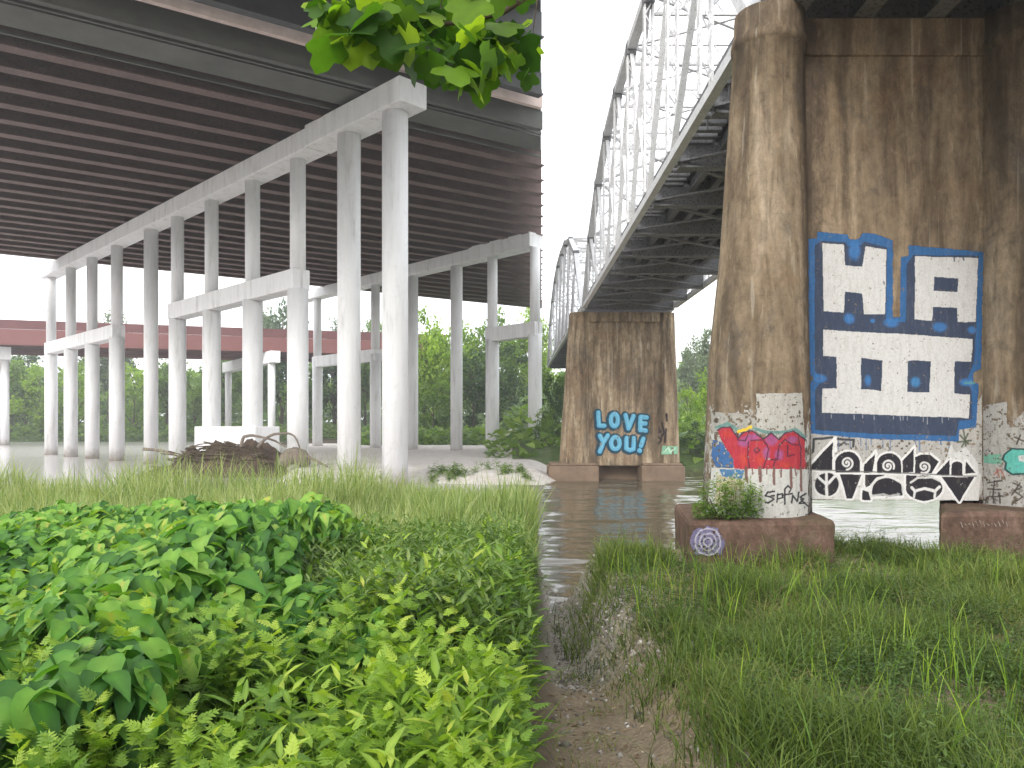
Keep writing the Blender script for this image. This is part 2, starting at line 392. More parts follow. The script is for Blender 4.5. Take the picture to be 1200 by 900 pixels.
for k in range(20):
    gbeam(off+k*2.5, ZB, ZB+1.15, .75, M['girder'], 'girder')
def slab(o0, o1, z0, z1, mt, name, lr=-.86, rr=EX, parent=None):
    a, b, c_, d = on_line(o0, lr), on_line(o0, rr), on_line(o1, rr), on_line(o1, lr)
    m = MB(); m.hexa([v+Vector((0, 0, z0)) for v in (a, b, c_, d)]+[v+Vector((0, 0, z1)) for v in (a, b, c_, d)])
    return m.build(name, mt, parent or hb)
slab(36.2, 91, ZB+1.152, ZB+1.5, M['soffit'], 'deck_slab')
gbeam(90.6, ZB-.12, ZB+1.15, .5, M['girder'], 'girder', flange=False)
slab(37.95, 40.05, ZB+.35, ZB+1.15, M['edge_steel'], 'edge_beam')
gbeam(36.6, ZB+.1, ZB+1.15, .35, M['edge_steel'], 'edge_beam', flange=False)
gbeam(34.9, ZB+.5, ZB+1.5, .3, M['fascia'], 'fascia', flange=False)
slab(35.06, 36.19, ZB+1.2, ZB+1.5, M['edge_steel'], 'walkway_slab')
for o in (37.4, 40.6):
    gbeam(o, ZB+.22, ZB+.36, .14, M['edge_steel'], 'conduit', flange=False)
for s in range(-60, 10, 6):
    p = nn*37.4+g*s
    if -.86 < p.x/p.y < EX: MB().beam(p+Vector((0, 0, ZB+.37)), p+Vector((0, 0, ZB+1.15)), .12, .12).build('hanger', M['edge_steel'], hb)
# cross frames between the girders
for s in np.arange(-75, 70, 18.0):
    for k in range(19):
        o = off+k*2.5+1.25; p = nn*(o-1.16)+g*float(s); q = nn*(o+1.16)+g*float(s)
        if -.85 < p.x/p.y and q.x/q.y < EX-.02 and p.x/p.y < EX-.02:
            MB().beam(p+Vector((0, 0, ZB+.75)), q+Vector((0, 0, ZB+.75)), .1, .5).build('cross_frame', M['girder'], hb)
# second, narrower deck nearer to the bank
db = empty('service_bridge', on_line(28, -.3)+Vector((0, 0, ZB+1)), 'dark grey steel deck nearest the hanging leaves with a diagonal brace', 'bridge')
hbk = hb; hb = db
slab(16, 34.1, ZB+1.9, ZB+2.2, M['dark_steel'], 'deck_slab', parent=db)
for o in (20, 24.4, 28.9, 33.85):
    gbeam(o, ZB+.62, ZB+1.9, .5, M['dark_steel'], 'girder')
for s in (-36, -26, -16, -6, 2):
    p = nn*33.3+g*s; q = nn*29.2+g*(s+5); up = Vector((0, 0, ZB+1.0))
    if -.8 < p.x/p.y and q.x/q.y < EX-.02 and p.x/p.y < EX-.02:
        MB().beam(p+up, q+up, .22, .22).build('brace', M['edge_steel'], db)
        MB().beam(nn*33.5+g*s+up, nn*20.3+g*s+up, .3, .5).build('floor_beam', M['dark_steel'], db)
hb = hbk

MB().tube([P(398, 6, 30.2), P(384, 8, 30.1), P(376, 12, 30), P(373, 18, 30), P(372, 44, 30)], .09, 8).build('drain_pipe', M['white_conc'], db)
# bents
bd = Vector((43.25, -42.9, 0)).normalized()
def bent_point(p0, d, px):        # point on plan line p0 + d*t seen at column px
    r = (px-600)/F; t = (r*p0.y-p0.x)/(d.x-r*d.y); return p0+d*t
ZC = EYE+15.94
def column(b, p, r0, r1, zs, z0, z1=ZC, parent=None):
    m = MB()
    if r0 == r1: m.tube([(p.x, p.y, z0), (p.x, p.y, z1)], r0, 28)
    else:   # thicker shaft below the strut, slimmer above
        m.tube([(p.x, p.y, z0), (p.x, p.y, zs)], r0, 28); m.tube([(p.x, p.y, zs+.003), (p.x, p.y, z1)], r1, 28)
    c_ = m.build('column', M['white_conc'], b)
    return c_
def pbeam(m, p, q, z0, z1, w): m.beam(p+Vector((0, 0, (z0+z1)/2)), q+Vector((0, 0, (z0+z1)/2)), w, z1-z0); return m
A0 = Vector((-49.2, 82, 0)); 
b1 = empty('column_bent', A0+bd*30, 'white concrete bent with eleven columns in the river, nearest the grassy bank', 'bent', 'white column bents of the highway bridge')
c1 = [bent_point(A0, bd, px) for px in (60, 83, 108, 137, 177, 208, 248, 296, 349, 409, 463)]
spec = [(.62, .47)]*3+[(.63, .48), (.54, .54)]+[(.62, .46)]*2+[(.64, .47), (.62, .46), (.63, .63), (.66, .66)]
for i, (p, (r0, r1)) in enumerate(zip(c1, spec)):
    column(b1, p, r0, r1, 10.9 if i < 4 else 11.2, -.6)
j = bent_point(A0, bd, 372)
m = MB(); pbeam(m, A0-bd*1.6, j, ZC-.02, ZC+1.13, 1.5); m.build('cap_beam', M['white_conc'], b1, bevel=.05)
m = MB(); pbeam(m, j+bd*.02, c1[-1]+bd*1.5, ZC, ZC+1.22, 1.72); m.build('cap_beam', M['white_conc'], b1, bevel=.05)
m = MB(); pbeam(m, c1[0]-bd*.5, c1[3]+bd*.45, 10.75, 11.95, 1.1); m.build('strut', M['white_conc'], b1, bevel=.04)
m = MB(); pbeam(m, c1[5]-bd*.5, c1[8]+bd*.45, 11.15, 12.35, 1.1); m.build('strut', M['white_conc'], b1, bevel=.04)
m = MB(); pbeam(m, c1[6]-bd*.9, c1[7]+bd*2.0, -.5, 3.02, 1.7); m.build('plinth', M['white_conc'], b1, bevel=.05)
B0 = Vector((2.1, 68.3, 0)); bd2 = Vector((26.3, -27.3, 0)).normalized()
b2 = empty('column_bent', B0-bd2*14, 'white concrete bent on the sand bar, behind the nearest columns and below the far girders', 'bent', 'white column bents of the highway bridge')
c2 = [bent_point(B0, bd2, px) for px in (372, 440, 484, 535, 577, 627)]
for i, p in enumerate(c2):
    r0, r1 = [(.62, .5), (.62, .5), (.55, .55), (.6, .6), (.64, .48), (.62, .46)][i]
    column(b2, p, r0, r1, 11.2, -.3)
j = bent_point(B0, bd2, 557); e2 = bent_point(B0, bd2, 628.5); s2 = bent_point(B0, bd2, 342)
m = MB(); pbeam(m, s2, j, ZC-.02, ZC+1.13, 1.5); m.build('cap_beam', M['white_conc'], b2, bevel=.05)
m = MB(); pbeam(m, j+bd2*.02, e2, ZC, ZC+1.25, 1.7); m.build('cap_beam', M['white_conc'], b2)
m = MB(); pbeam(m, c2[0]-bd2*.5, c2[1]+bd2*.5, 10.4, 11.7, 1.0); m.build('strut', M['white_conc'], b2, bevel=.04)
m = MB(); pbeam(m, c2[4]-bd2*.5, c2[5]+bd2*.45, 11.0, 12.3, 1.0); m.build('strut', M['white_conc'], b2, bevel=.04)

# red bridge far behind
r0_ = Vector((-80, 120, 0)); rd = Vector((67, 20, 0)).normalized(); rn = Vector((-rd.y, rd.x, 0))
rb = empty('red_bridge', r0_+rd*35+Vector((0, 0, 15)), 'low red girder bridge crossing far behind the white columns', 'bridge')
ra, rz = r0_-rd*90, r0_+rd*71
def rbeam(o, z0, z1, w, mt, name):
    m = MB(); m.beam(ra+rn*o+Vector((0, 0, EYE+(z0+z1)/2)), rz+rn*o+Vector((0, 0, EYE+(z0+z1)/2)), w, z1-z0); return m.build(name, mt, rb)
rbeam(0, 15.35, 16.75, .3, M['red_parapet'], 'parapet')
rbeam(.1, 12.9, 15.3, .5, M['red_girder'], 'girder')
m = MB(); m.beam(ra+rn*.05+Vector((0, 0, EYE+12.85)), rz+rn*.05+Vector((0, 0, EYE+12.85)), .9, .1); m.build('flange', M['red_girder'], rb)
for o in (5, 10, 15): rbeam(o, 12.9, 14.9, .5, M['red_parapet'], 'girder')
rbeam(20, 12.9, 15.3, .5, M['red_girder'], 'girder')
rbeam(10, 14.95, 15.3, 19.3, M['soffit'], 'deck_slab')
rbeam(20, 15.35, 16.75, .3, M['red_parapet'], 'parapet')
for lab, pts in (('pale two column bent carrying the red bridge, seen between the white columns', [(-41, 131), (-56.5, 153)]),
                 ('pale bent under the red bridge at the edge of the river, farthest left', [(-82.2, 124.5), (-97, 146)])):
    p, q = [Vector((*t, 0)) for t in pts]; d = (p-q).normalized()
    bb = empty('column_bent', (p+q)/2, lab, 'bent', 'bents of the red bridge')
    for t in (p, q): MB().tube([(t.x, t.y, -.6), (t.x, t.y, EYE+10.8)], .62, 20).build('column', M['white_conc'], bb)
    m = MB(); pbeam(m, q-d*1.5, p+d*2.2, EYE+10.8, EYE+12.78, 1.6); m.build('cap_beam', M['white_conc'], bb, bevel=.05)

# ------------------------------------------------------------------ painting
class Canvas:
    def __init__(s, x0, y0, x1, y1, step=.5, wob=.5, wf=.12):
        s.xs = np.arange(x0, x1+step, step); s.ys = np.arange(y0, y1+step, step)
        s.X, s.Y = np.meshgrid(s.xs, s.ys)
        s.U = s.X+wob*2*(vn(s.X, s.Y, wf, 3)-.5); s.V = s.Y+wob*2*(vn(s.X+77, s.Y+31, wf, 3)-.5)
        s.a = np.zeros_like(s.X); s.c = np.zeros(s.X.shape+(3,)); s.tr = lambda p: p
        s.n = vn(s.X, s.Y, .35, 5)
    def put(s, mask, col, op=1.0):
        m_ = np.clip(mask, 0, 1)*op; 
        s.c = s.c*(1-m_[..., None])+np.array(col)*m_[..., None]; s.a = np.maximum(s.a, m_)
    def poly(s, pts, col, op=1.0, chip=0):
        pts = [s.tr(p) for p in pts]; ins = np.zeros(s.X.shape, bool)
        for (x0, y0), (x1, y1) in zip(pts, pts[1:]+pts[:1]):
            if y0 == y1: continue
            ins ^= ((s.V < y0) != (s.V < y1)) & (s.U < (x1-x0)*(s.V-y0)/(y1-y0)+x0)
        mk = ins.astype(float)
        if chip: mk = mk*(s.n > chip)
        s.put(mk, col, op)
    def dist(s, pts):
        d = np.full(s.X.shape, 1e9)
        for (x0, y0), (x1, y1) in zip(pts[:-1], pts[1:]):
            dx, dy = x1-x0, y1-y0; t = np.clip(((s.U-x0)*dx+(s.V-y0)*dy)/max(dx*dx+dy*dy, 1e-6), 0, 1)
            d = np.minimum(d, np.hypot(s.U-x0-t*dx, s.V-y0-t*dy))
        return d
    def line(s, pts, w, col, op=1.0, soft=.35):
        pts = [s.tr(p) for p in pts]; s.put(np.clip((w/2-s.dist(pts))/(soft*1.8)+.5, 0, 1), col, op)
    def ell(s, cx, cy, rx, ry, col, op=1.0, soft=.08):
        (cx, cy), (ax, ay) = s.tr((cx, cy)), s.tr((cx+rx, cy+ry)); rx, ry = ax-cx, ay-cy
        d = np.hypot((s.U-cx)/rx, (s.V-cy)/ry); s.put(np.clip((1-d)/soft, 0, 1), col, op)
    def ring(s, cx, cy, rx, ry, w, col, op=1.0):
        s.line([(cx+rx*math.cos(t), cy+ry*math.sin(t)) for t in np.linspace(0, 2*math.pi, 28)], w, col, op)
    def spiral(s, cx, cy, r, turns, w, col, ph=0, sq=1):
        s.line([(cx+r*t*math.cos(ph+t*turns*6.283), cy+sq*r*t*math.sin(ph+t*turns*6.283)) for t in np.linspace(.06, 1, 44)], w, col)
    def mesh(s, name, surf, parent, label=None, thr=.5):
        Pt = surf(s.X, s.Y); ny_, nx_ = s.X.shape
        ii = np.arange(nx_*ny_).reshape(ny_, nx_)
        al = (s.a[:-1, :-1]+s.a[1:, :-1]+s.a[:-1, 1:]+s.a[1:, 1:])/4
        nz = s.n[:-1, :-1]; jit = _tab[(ii[:-1, :-1]*7919 % 65521) % 256, (ii[:-1, :-1]*104729 % 64007) % 256]
        ok = (al > .15+.8*jit*(al < .93)) & ((nz > .235) | (jit < .25)) & np.isfinite(Pt[..., 0])[:-1, :-1] & np.isfinite(Pt[..., 0])[1:, 1:] & np.isfinite(Pt[..., 0])[1:, :-1] & np.isfinite(Pt[..., 0])[:-1, 1:]
        fs = np.stack([ii[1:, :-1], ii[1:, 1:], ii[:-1, 1:], ii[:-1, :-1]], -1)[ok]
        used = np.unique(fs); rm = np.full(nx_*ny_, -1); rm[used] = np.arange(len(used))
        ob = npmesh(name, Pt.reshape(-1, 3)[used], rm[fs], M['paint'], parent)
        vcolor(ob, 'paint', s.c.reshape(-1, 3)[used])
        if label: ob['label'] = label
        return ob
def plane_surf(Y0, off=.004):
    def f(X, Y):
        d = Y0-off; return np.stack([(X-600)/F*d, np.full(X.shape, d), EYE+(HOR-Y)/F*d], -1)
    return f
def cone_surf(zs, cxs, cy, rs, off=.005):
    def f(X, Y):
        a = (X-600)/F; D = np.full(X.shape, cy-.5)
        for _ in range(8):
            z_ = EYE+(HOR-Y)/F*D; cx = np.interp(z_, zs, cxs); r = np.interp(z_, zs, rs)+off
            A = a*a+1; Bq = a*cx+cy; C = cx*cx+cy*cy-r*r; q = Bq*Bq-A*C
            bad = q < 0; D = (Bq-np.sqrt(np.maximum(q, 0)))/A
        D = np.where(bad, np.nan, D)
        return np.stack([a*D, D, EYE+(HOR-Y)/F*D], -1)
    return f

# ------------------------------------------------------------------ near pier
YP = 12.2
zpy = lambda py, Y=YP: EYE+(HOR-py)/F*Y
xpx = lambda px, Y=YP: (px-600)/F*Y
def loft(zs, cxs, cy, rs, sub=None, n=48):
    m = MB(); m.tube([(cx, cy, z_) for cx, z_ in zip(cxs, zs)], list(rs), n); return m
p1 = empty('bridge_pier', (6.2, YP, 1.0), 'nearest brown concrete bridge pier with white block letter mural and round columns', 'pier', 'concrete piers of the truss bridge')
TOPZ = 9.5
zsA = [1.6, 2.6, 4.08, 5.71, 7.5, 8.92, 8.95, 9.02, 9.09, 9.12, TOPZ]
def prof(zs, tabz, tab): return [float(np.interp(z_, tabz, tab)) for z_ in zs]
tz = [zpy(600), zpy(420), zpy(300), zpy(30)]
cA = prof(zsA, tz, [xpx(886), xpx(888.5), xpx(894), xpx(901.5)]); rA = prof(zsA, tz, [.835, .765, .665, .525])
ring_add = [0, 0, 0, 0, 0, 0, .035, .045, .035, .01, .01]
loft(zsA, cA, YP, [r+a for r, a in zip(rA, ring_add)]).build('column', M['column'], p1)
cB = [xpx(1152)+r for r in rA]
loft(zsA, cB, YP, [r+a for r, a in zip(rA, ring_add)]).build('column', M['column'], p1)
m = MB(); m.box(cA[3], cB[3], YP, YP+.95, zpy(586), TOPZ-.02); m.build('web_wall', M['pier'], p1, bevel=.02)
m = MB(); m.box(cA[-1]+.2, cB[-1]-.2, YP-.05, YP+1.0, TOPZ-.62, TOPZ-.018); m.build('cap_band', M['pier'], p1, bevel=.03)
FY = 11.0
cloud = bpy.data.textures.new('wear', 'CLOUDS'); cloud.noise_scale = .35; cloud.noise_depth = 4
def worn(o, lev, st):
    sb_ = o.modifiers.new('split', 'SUBSURF'); sb_.subdivision_type = 'SIMPLE'; sb_.levels = sb_.render_levels = lev
    d = o.modifiers.new('wear', 'DISPLACE'); d.texture = cloud; d.strength = st; d.mid_level = .5; d.texture_coords = 'GLOBAL'
for x0, x1, yt, sk in ((806, 981, 610, .34), (1101, 1300, 600, 1.4)):
    a, b, z1 = xpx(x0, FY), xpx(x1, FY), zpy(yt, FY)
    m = MB(); m.hexa([(a, FY, .2), (b, FY, .2), (b+sk, 13.5, .2), (a+sk, 13.5, .2), (a+.01, FY+.01, z1), (b-.01, FY+.01, z1), (b+sk, 13.5, z1), (a+sk, 13.5, z1)])
    worn(m.build('footing', M['footing'], p1, bevel=.07), 5, .05)

WHITE = (.56, .555, .545); BLUE = (.032, .115, .28); NAVY = (.040, .055, .095); BLK = (.022, .02, .026)
cv = Canvas(944, 262, 1156, 592, .5, .7, .10)
cv.tr = lambda p: (940+.18333*p[0], 260+.18333*p[1])
cv.poly([(40, 1340), (1150, 1330), (1150, 1560), (1150, 1770), (40, 1770)], (.40, .385, .365), 1, .33)
cv.poly([(1110, 1180), (1150, 1100), (1150, 1400), (1000, 1400), (1000, 1330), (1110, 1315)], (.42, .40, .37), 1, .3)
cv.poly([(40, 110), (95, 105), (95, 62), (290, 80), (300, 112), (360, 110), (390, 70), (470, 75), (580, 120), (580, 610), (625, 610), (630, 225), (680, 215), (680, 150), (1160, 190), (1150, 700), (1145, 940), (1095, 965), (1095, 1025), (1130, 1035), (1112, 1315), (1005, 1330), (1000, 1405), (440, 1388), (50, 1352), (40, 1050), (75, 1000), (40, 960)], BLUE)
cv.poly([(80, 150), (125, 122), (280, 130), (290, 150), (380, 150), (400, 128), (545, 165), (535, 640), (662, 640), (668, 270), (712, 212), (1128, 215), (1115, 620), (1100, 900), (1060, 985), (1060, 1040), (1085, 1080), (1082, 1262), (1000, 1275), (985, 1368), (420, 1352), (85, 1330), (80, 1080), (115, 1030), (115, 985), (80, 950)], NAVY)
for e in ((335, 185, 48, 75), (300, 620, 42, 42), (570, 645, 62, 36), (880, 672, 55, 40), (420, 1010, 32, 50), (725, 1025, 40, 44), (115, 1000, 55, 36), (1050, 1025, 55, 32), (1085, 690, 32, 30), (450, 635, 20, 18)):
    cv.ell(*e, (.045, .17, .42), .85, .5)
cv.poly([(130, 135), (268, 145), (272, 275), (385, 287), (405, 158), (540, 178), (530, 592), (395, 592), (385, 460), (275, 445), (265, 580), (138, 570)], WHITE)
cv.poly([(722, 220), (1125, 230), (1110, 640), (995, 638), (992, 550), (838, 545), (832, 632), (718, 622)], WHITE)
cv.poly([(845, 350), (998, 362), (992, 448), (840, 440)], NAVY)
T = lambda L: [(u, v+600) for u, v in L]
cv.poly(T([(135, 90), (600, 115), (1090, 148), (1083, 293), (975, 293), (972, 498), (1075, 505), (1065, 655), (125, 618), (130, 465), (222, 465), (222, 262), (135, 258)]), WHITE)
cv.poly(T([(378, 270), (512, 285), (505, 480), (375, 470)]), NAVY); cv.poly(T([(675, 285), (820, 290), (815, 492), (672, 485)]), NAVY)
cv.ell(420, 1015, 28, 48, (.045, .17, .42), .8, .6); cv.ell(725, 1025, 38, 40, (.05, .2, .42), .85, .5)
for (u, v, l) in ((970, 225, 26), (1030, 228, 16), (520, 385, 12)): cv.line([(u, v), (u+4, v+l)], 2, NAVY, .8)
cv.line([(1040, 1030), (1100, 1028)], 3, (.1, .3, .28), .7)
for k in range(16):
    u = 60+rng.random()*1040; L = 20+rng.random()*70; v0 = 1362+(20 if u < 1000 else -60); cv.line([(u, v0), (u+2, v0+L)], 1.0, BLUE, .8)
for k in range(12):
    u = 150+rng.random()*900; v0 = 1226+28*(u/1000); cv.line([(u, v0), (u+1, v0+12+rng.random()*40)], .9, (.40, .41, .43), .7)
# lower row of black and white shapes
cv.tr = lambda p: (940+.18333*p[0], 505+.18333*p[1])
cv.poly([(10, 250), (1140, 275), (1130, 445), (20, 438)], (.55, .54, .52))
cv.poly([(900, 230), (950, 85), (985, 140), (1045, 100), (1120, 200), (1135, 300), (900, 300)], (.55, .55, .54), 1, .2)
dom = lambda cx, cy, rx, ry, yb: [(cx+rx*math.cos(t), cy-ry*math.sin(t)) for t in np.linspace(0, math.pi, 14)]+[(cx-rx, yb), (cx+rx, yb)]
shapes = [[(30, 248), (196, 72), (192, 252)], dom(292, 205, 78, 72, 266), [(395, 268), (398, 215), (466, 148), (452, 268)], dom(556, 215, 78, 72, 268),
          [(642, 190), (714, 112), (709, 265), (642, 268)], [(722, 168), (760, 150), (815, 150), (872, 195), (830, 270), (720, 272)],
          [(852, 282), (942, 182), (942, 284)], dom(990, 222, 36, 28, 284), [(1046, 192), (1108, 268), (1046, 272)],
          [(240, 276), (378, 280), (322, 432), (286, 432)], [(402, 280), (530, 282), (440, 345), (402, 362)], [(385, 375), (428, 392), (440, 442), (383, 442)],
          dom(545, 375, 98, 75, 415), [(664, 285), (735, 285), (700, 330), (664, 340)],
          [(780+118*math.cos(t), 365+82*math.sin(t)) for t in np.linspace(0, 6.283, 24)], [(893, 294), (1098, 294), (1004, 456)]]
for sh in shapes: cv.line(sh+sh[:1], 5.2, (.66, .65, .64))
cv.line([(10, 252), (212, 42), (216, 130)], 3, (.68, .67, .66)); cv.line([(395, 215), (470, 125), (478, 150)], 2.6, (.66, .65, .64)); cv.line([(640, 185), (718, 95), (722, 150)], 2.6, (.66, .65, .64))
for sh in shapes: cv.poly(sh, BLK)
for (u, v, ph) in ((285, 205, 2.2), (548, 225, 1.0), (780, 230, 2.6)): cv.spiral(u, v, 42, 1.9, 2.3, (.62, .61, .6), ph)
cv.ell(158, 342, 84, 80, BLK); cv.ring(158, 342, 84, 80, 2.2, (.62, .61, .6))
for L in ([(155, 265), (155, 418)], [(155, 345), (98, 288)], [(155, 345), (216, 286)]): cv.line(L, 3.2, (.62, .61, .6))
cv.line([(398, 370), (430, 380), (440, 350), (480, 305), (560, 288), (640, 330), (650, 400)], 3, (.62, .61, .6)); cv.line([(430, 380), (445, 420)], 3, (.62, .61, .6))
cv.line([(455, 415), (520, 405), (560, 418), (620, 405)], 2.6, (.45, .44, .43), .8)
cv.line([(702, 362), (720, 385), (780, 368), (850, 385), (878, 358)], 3.4, (.62, .61, .6)); cv.line([(720, 385), (714, 425)], 2.8, (.62, .61, .6)); cv.line([(852, 385), (848, 425)], 2.8, (.62, .61, .6))
cv.line([(695, 330), (740, 298), (830, 295), (880, 320)], 2.6, (.55, .54, .53))
cv.line([(25, 248), (640, 270), (1110, 290)], 1.6, (.10, .10, .10), .8)
cv.line([(72, 130), (75, 52), (190, 42)], 2.8, (.05, .05, .055)); cv.line([(228, 52), (330, 56), (325, 100)], 2.8, (.05, .05, .055)); cv.line([(235, 95), (270, 70)], 2, (.05, .05, .05))
for L in ([(1010, 30), (1060, 80)], [(1060, 20), (1020, 100)], [(990, 70), (1080, 60)], [(1035, 10), (1045, 95)]): cv.line(L, 2, (.06, .08, .05), .9)
cv.mesh('mural', plane_surf(YP), p1, 'white block letters outlined in blue over a row of black and white shapes')

ca = Canvas(820, 455, 950, 612, .45, .9, .16)
ca.tr = lambda p: (815+.18893*p[0], 450+.18893*p[1])
ca.poly([(375, 60), (660, 55), (680, 330), (380, 300)], (.40, .385, .35), 1, .30)
ca.poly([(95, 170), (380, 190), (385, 300), (100, 300)], (.31, .30, .27), 1, .42)
ca.poly([(100, 520), (700, 530), (700, 850), (60, 850)], (.46, .455, .43), 1, .24)
ca.poly([(130, 560), (300, 600), (300, 760), (120, 760)], (.40, .34, .20), .8, .35)
ca.line([(130, 270), (200, 245), (270, 290), (350, 270), (440, 300), (540, 300), (620, 280), (680, 330)], 3.6, (.10, .22, .20), .9)
ca.poly([(105, 345), (170, 360), (240, 470), (235, 520), (130, 515), (100, 450)], (.045, .12, .28), 1, .36)
ca.poly([(150, 528), (305, 532), (290, 590), (165, 575)], (.06, .15, .28), 1, .36)
ca.poly([(135, 290), (165, 272), (215, 268), (262, 335), (300, 300), (350, 295), (425, 345), (470, 308), (515, 345), (560, 305), (610, 298), (680, 350), (684, 528), (240, 528), (232, 460), (178, 380)], (.36, .03, .045))
for e in ((470, 350, 48, 42), (300, 360, 46, 40), (440, 430, 30, 50), (355, 330, 60, 26), (520, 440, 36, 40), (600, 345, 40, 30)): ca.ell(*e, (.26, .09, .24), .7, .5)
for e in ((300, 470, 40, 50), (400, 470, 50, 40), (560, 500, 60, 22), (200, 310, 40, 30)): ca.ell(*e, (.44, .045, .03), .7, .6)
for L in ([(260, 300), (262, 345), (310, 350), (330, 300)], [(330, 360), (322, 450), (335, 520)], [(345, 350), (420, 345), (455, 400), (440, 470), (420, 525)], [(365, 410), (385, 395), (400, 410), (380, 430), (365, 410)], [(470, 470), (510, 470), (520, 380), (555, 345), (600, 375), (640, 380)], [(570, 380), (572, 450), (610, 440)], [(640, 330), (655, 420), (650, 520)], [(500, 460), (480, 525)]):
    ca.line(L, 1.7, (.09, .02, .04), .95)
ca.line([(135, 290), (165, 268), (215, 264), (262, 335), (300, 297), (350, 290), (425, 340), (470, 304), (515, 345), (560, 300), (610, 293), (680, 348)], 1.8, (.06, .03, .05))
ca.line([(268, 296), (345, 268)], 3.6, (.62, .42, .04))
for u, v, w in ((315, 600, 3.6), (400, 600, 3.8), (485, 620, 3.2), (592, 640, 3.2), (652, 660, 3), (530, 575, 1.8), (350, 560, 1.5), (440, 560, 1.4), (620, 570, 1.6)): ca.line([(u, 520), (u+3, v)], w, (.15, .07, .06), .95)
K = (.025, .025, .03)
for L in ([(488, 665), (450, 672), (432, 692), (470, 700), (485, 715), (450, 738), (432, 736)], [(490, 690), (470, 692)], [(505, 735), (512, 680)], [(508, 685), (540, 680), (542, 705), (512, 712)], [(552, 745), (556, 650), (575, 632), (592, 652), (580, 672)], [(540, 690), (600, 680)], [(598, 735), (604, 690), (632, 730), (642, 672)], [(685, 680), (650, 700), (672, 712), (645, 742), (680, 738)], [(655, 715), (700, 760)]):
    ca.line(L, 2.0, K)
colA = cone_surf(zsA, cA, YP, rA)
ca.mesh('graffiti', colA, p1, 'red and purple bubble letters above a black scrawled tag')
cb = Canvas(1152, 470, 1215, 600, .45, .8, .16); cb.tr = lambda p: (1130+.2333*p[0], 440+.2333*p[1])
cb.poly([(95, 150), (215, 130), (215, 260), (300, 260), (320, 700), (95, 690)], (.36, .35, .325), 1, .34)
cb.poly([(95, 400), (190, 395), (185, 450), (100, 440)], (.10, .36, .25), .8, .35)
cb.poly([(200, 400), (240, 368), (340, 372), (340, 490), (240, 497), (205, 470)], (.10, .40, .34))
cb.line([(200, 400), (192, 420), (210, 440), (205, 470), (240, 497), (340, 490)], 2.4, (.02, .06, .06)); cb.line([(200, 400), (240, 368), (340, 372)], 2, (.02, .06, .06))
cb.poly([(270, 405), (300, 400), (300, 435), (275, 430)], (.5, .5, .5))
for L in ([(115, 540), (190, 530)], [(150, 530), (145, 640)], [(120, 570), (185, 575)], [(130, 610), (190, 605)], [(175, 590), (180, 640)], [(245, 540), (290, 560), (250, 580), (295, 610), (260, 630)], [(240, 600), (280, 540)], [(250, 310), (300, 330)], [(280, 300), (265, 345)]): cb.line(L, 1.9, (.06, .045, .04), .95)
for L in ([(150, 500), (180, 470), (200, 505)], [(165, 470), (175, 510)]): cb.line(L, 1.8, (.33, .10, .07), .8)
cb.mesh('graffiti', cone_surf(zsA, cB, YP, rA), p1, 'teal bubble piece with dark scribbles')
cf_ = Canvas(806, 614, 860, 652, .5, .9, .2)
cf_.poly([(812, 622), (826, 615), (842, 620), (850, 636), (846, 650), (814, 650), (808, 636)], (.19, .17, .30), .9, .36)
for r in (15, 9.5, 4.5): cf_.ring(829.5, 635, r, r*1.05, 2.1, (.42, .40, .47), .9)
cf_.mesh('graffiti', plane_surf(FY, .028), p1, 'faded violet ringed target')
ch = Canvas(1120, 606, 1185, 622, .5, .8, .2)
for k in range(13): ch.line([(1126+k*4.4, 612+math.sin(k)*2), (1128+k*4.4, 616+math.cos(k*2)*2)], 1.1, (.40, .33, .29), .9)
ch.mesh('graffiti', plane_surf(FY, .028), p1, 'faint pale scrawl')

# ------------------------------------------------------------------ far pier
YQ = 43.0
q = lambda px, py: (xpx(px, YQ), zpy(py, YQ))
p2 = empty('bridge_pier', (6.0, YQ, 0), 'distant tan concrete bridge pier painted with blue LOVE YOU! letters', 'pier', 'concrete piers of the truss bridge')
zt, zb = zpy(366, YQ), zpy(545, YQ)
def taper(x0b, x1b, x0t, x1t, y0, y1, z0, z1):
    m = MB(); m.hexa([(x0b, y0, z0), (x1b, y0, z0), (x1b, y1, z0), (x0b, y1, z0), (x0t, y0+.1, z1), (x1t, y0+.1, z1), (x1t, y1-.1, z1), (x0t, y1-.1, z1)]); return m
def oct_col(x0b, x1b, x0t, x1t, yc, z0, z1):
    m = MB(); n = 8; vs = []
    for (a, b, z_) in ((x0b, x1b, z0), (x0t, x1t, z1)):
        cx, r = (a+b)/2, (b-a)/2/math.cos(math.pi/8)
        vs += [(cx+r*math.cos(math.pi/8+k*math.pi/4), yc+r*math.sin(math.pi/8+k*math.pi/4), z_) for k in range(8)]
    m.add(vs, [[k, (k+1) % 8, 8+(k+1) % 8, 8+k] for k in range(8)]+[list(range(8))[::-1], [8+k for k in range(8)]]); return m
oct_col(xpx(656, YQ), xpx(692, YQ), xpx(668, YQ), xpx(691, YQ), YQ+.35, zb, zt).build('column', M['pier_far'], p2, bevel=.03)
oct_col(xpx(771, YQ), xpx(797, YQ), xpx(771, YQ), xpx(791, YQ), YQ+.35, zb, zt).build('column', M['pier_far'], p2, bevel=.03)
m = MB(); m.box(xpx(681, YQ), xpx(783, YQ), YQ, YQ+1.1, zb-.02, zt-.003); m.build('web_wall', M['pier_far'], p2)
m = MB(); m.box(xpx(690, YQ), xpx(773, YQ), YQ-.14, YQ+1.2, zt-.55, zt-.01); m.build('cap_band', M['pier_far'], p2, bevel=.03)
YF = 42.3
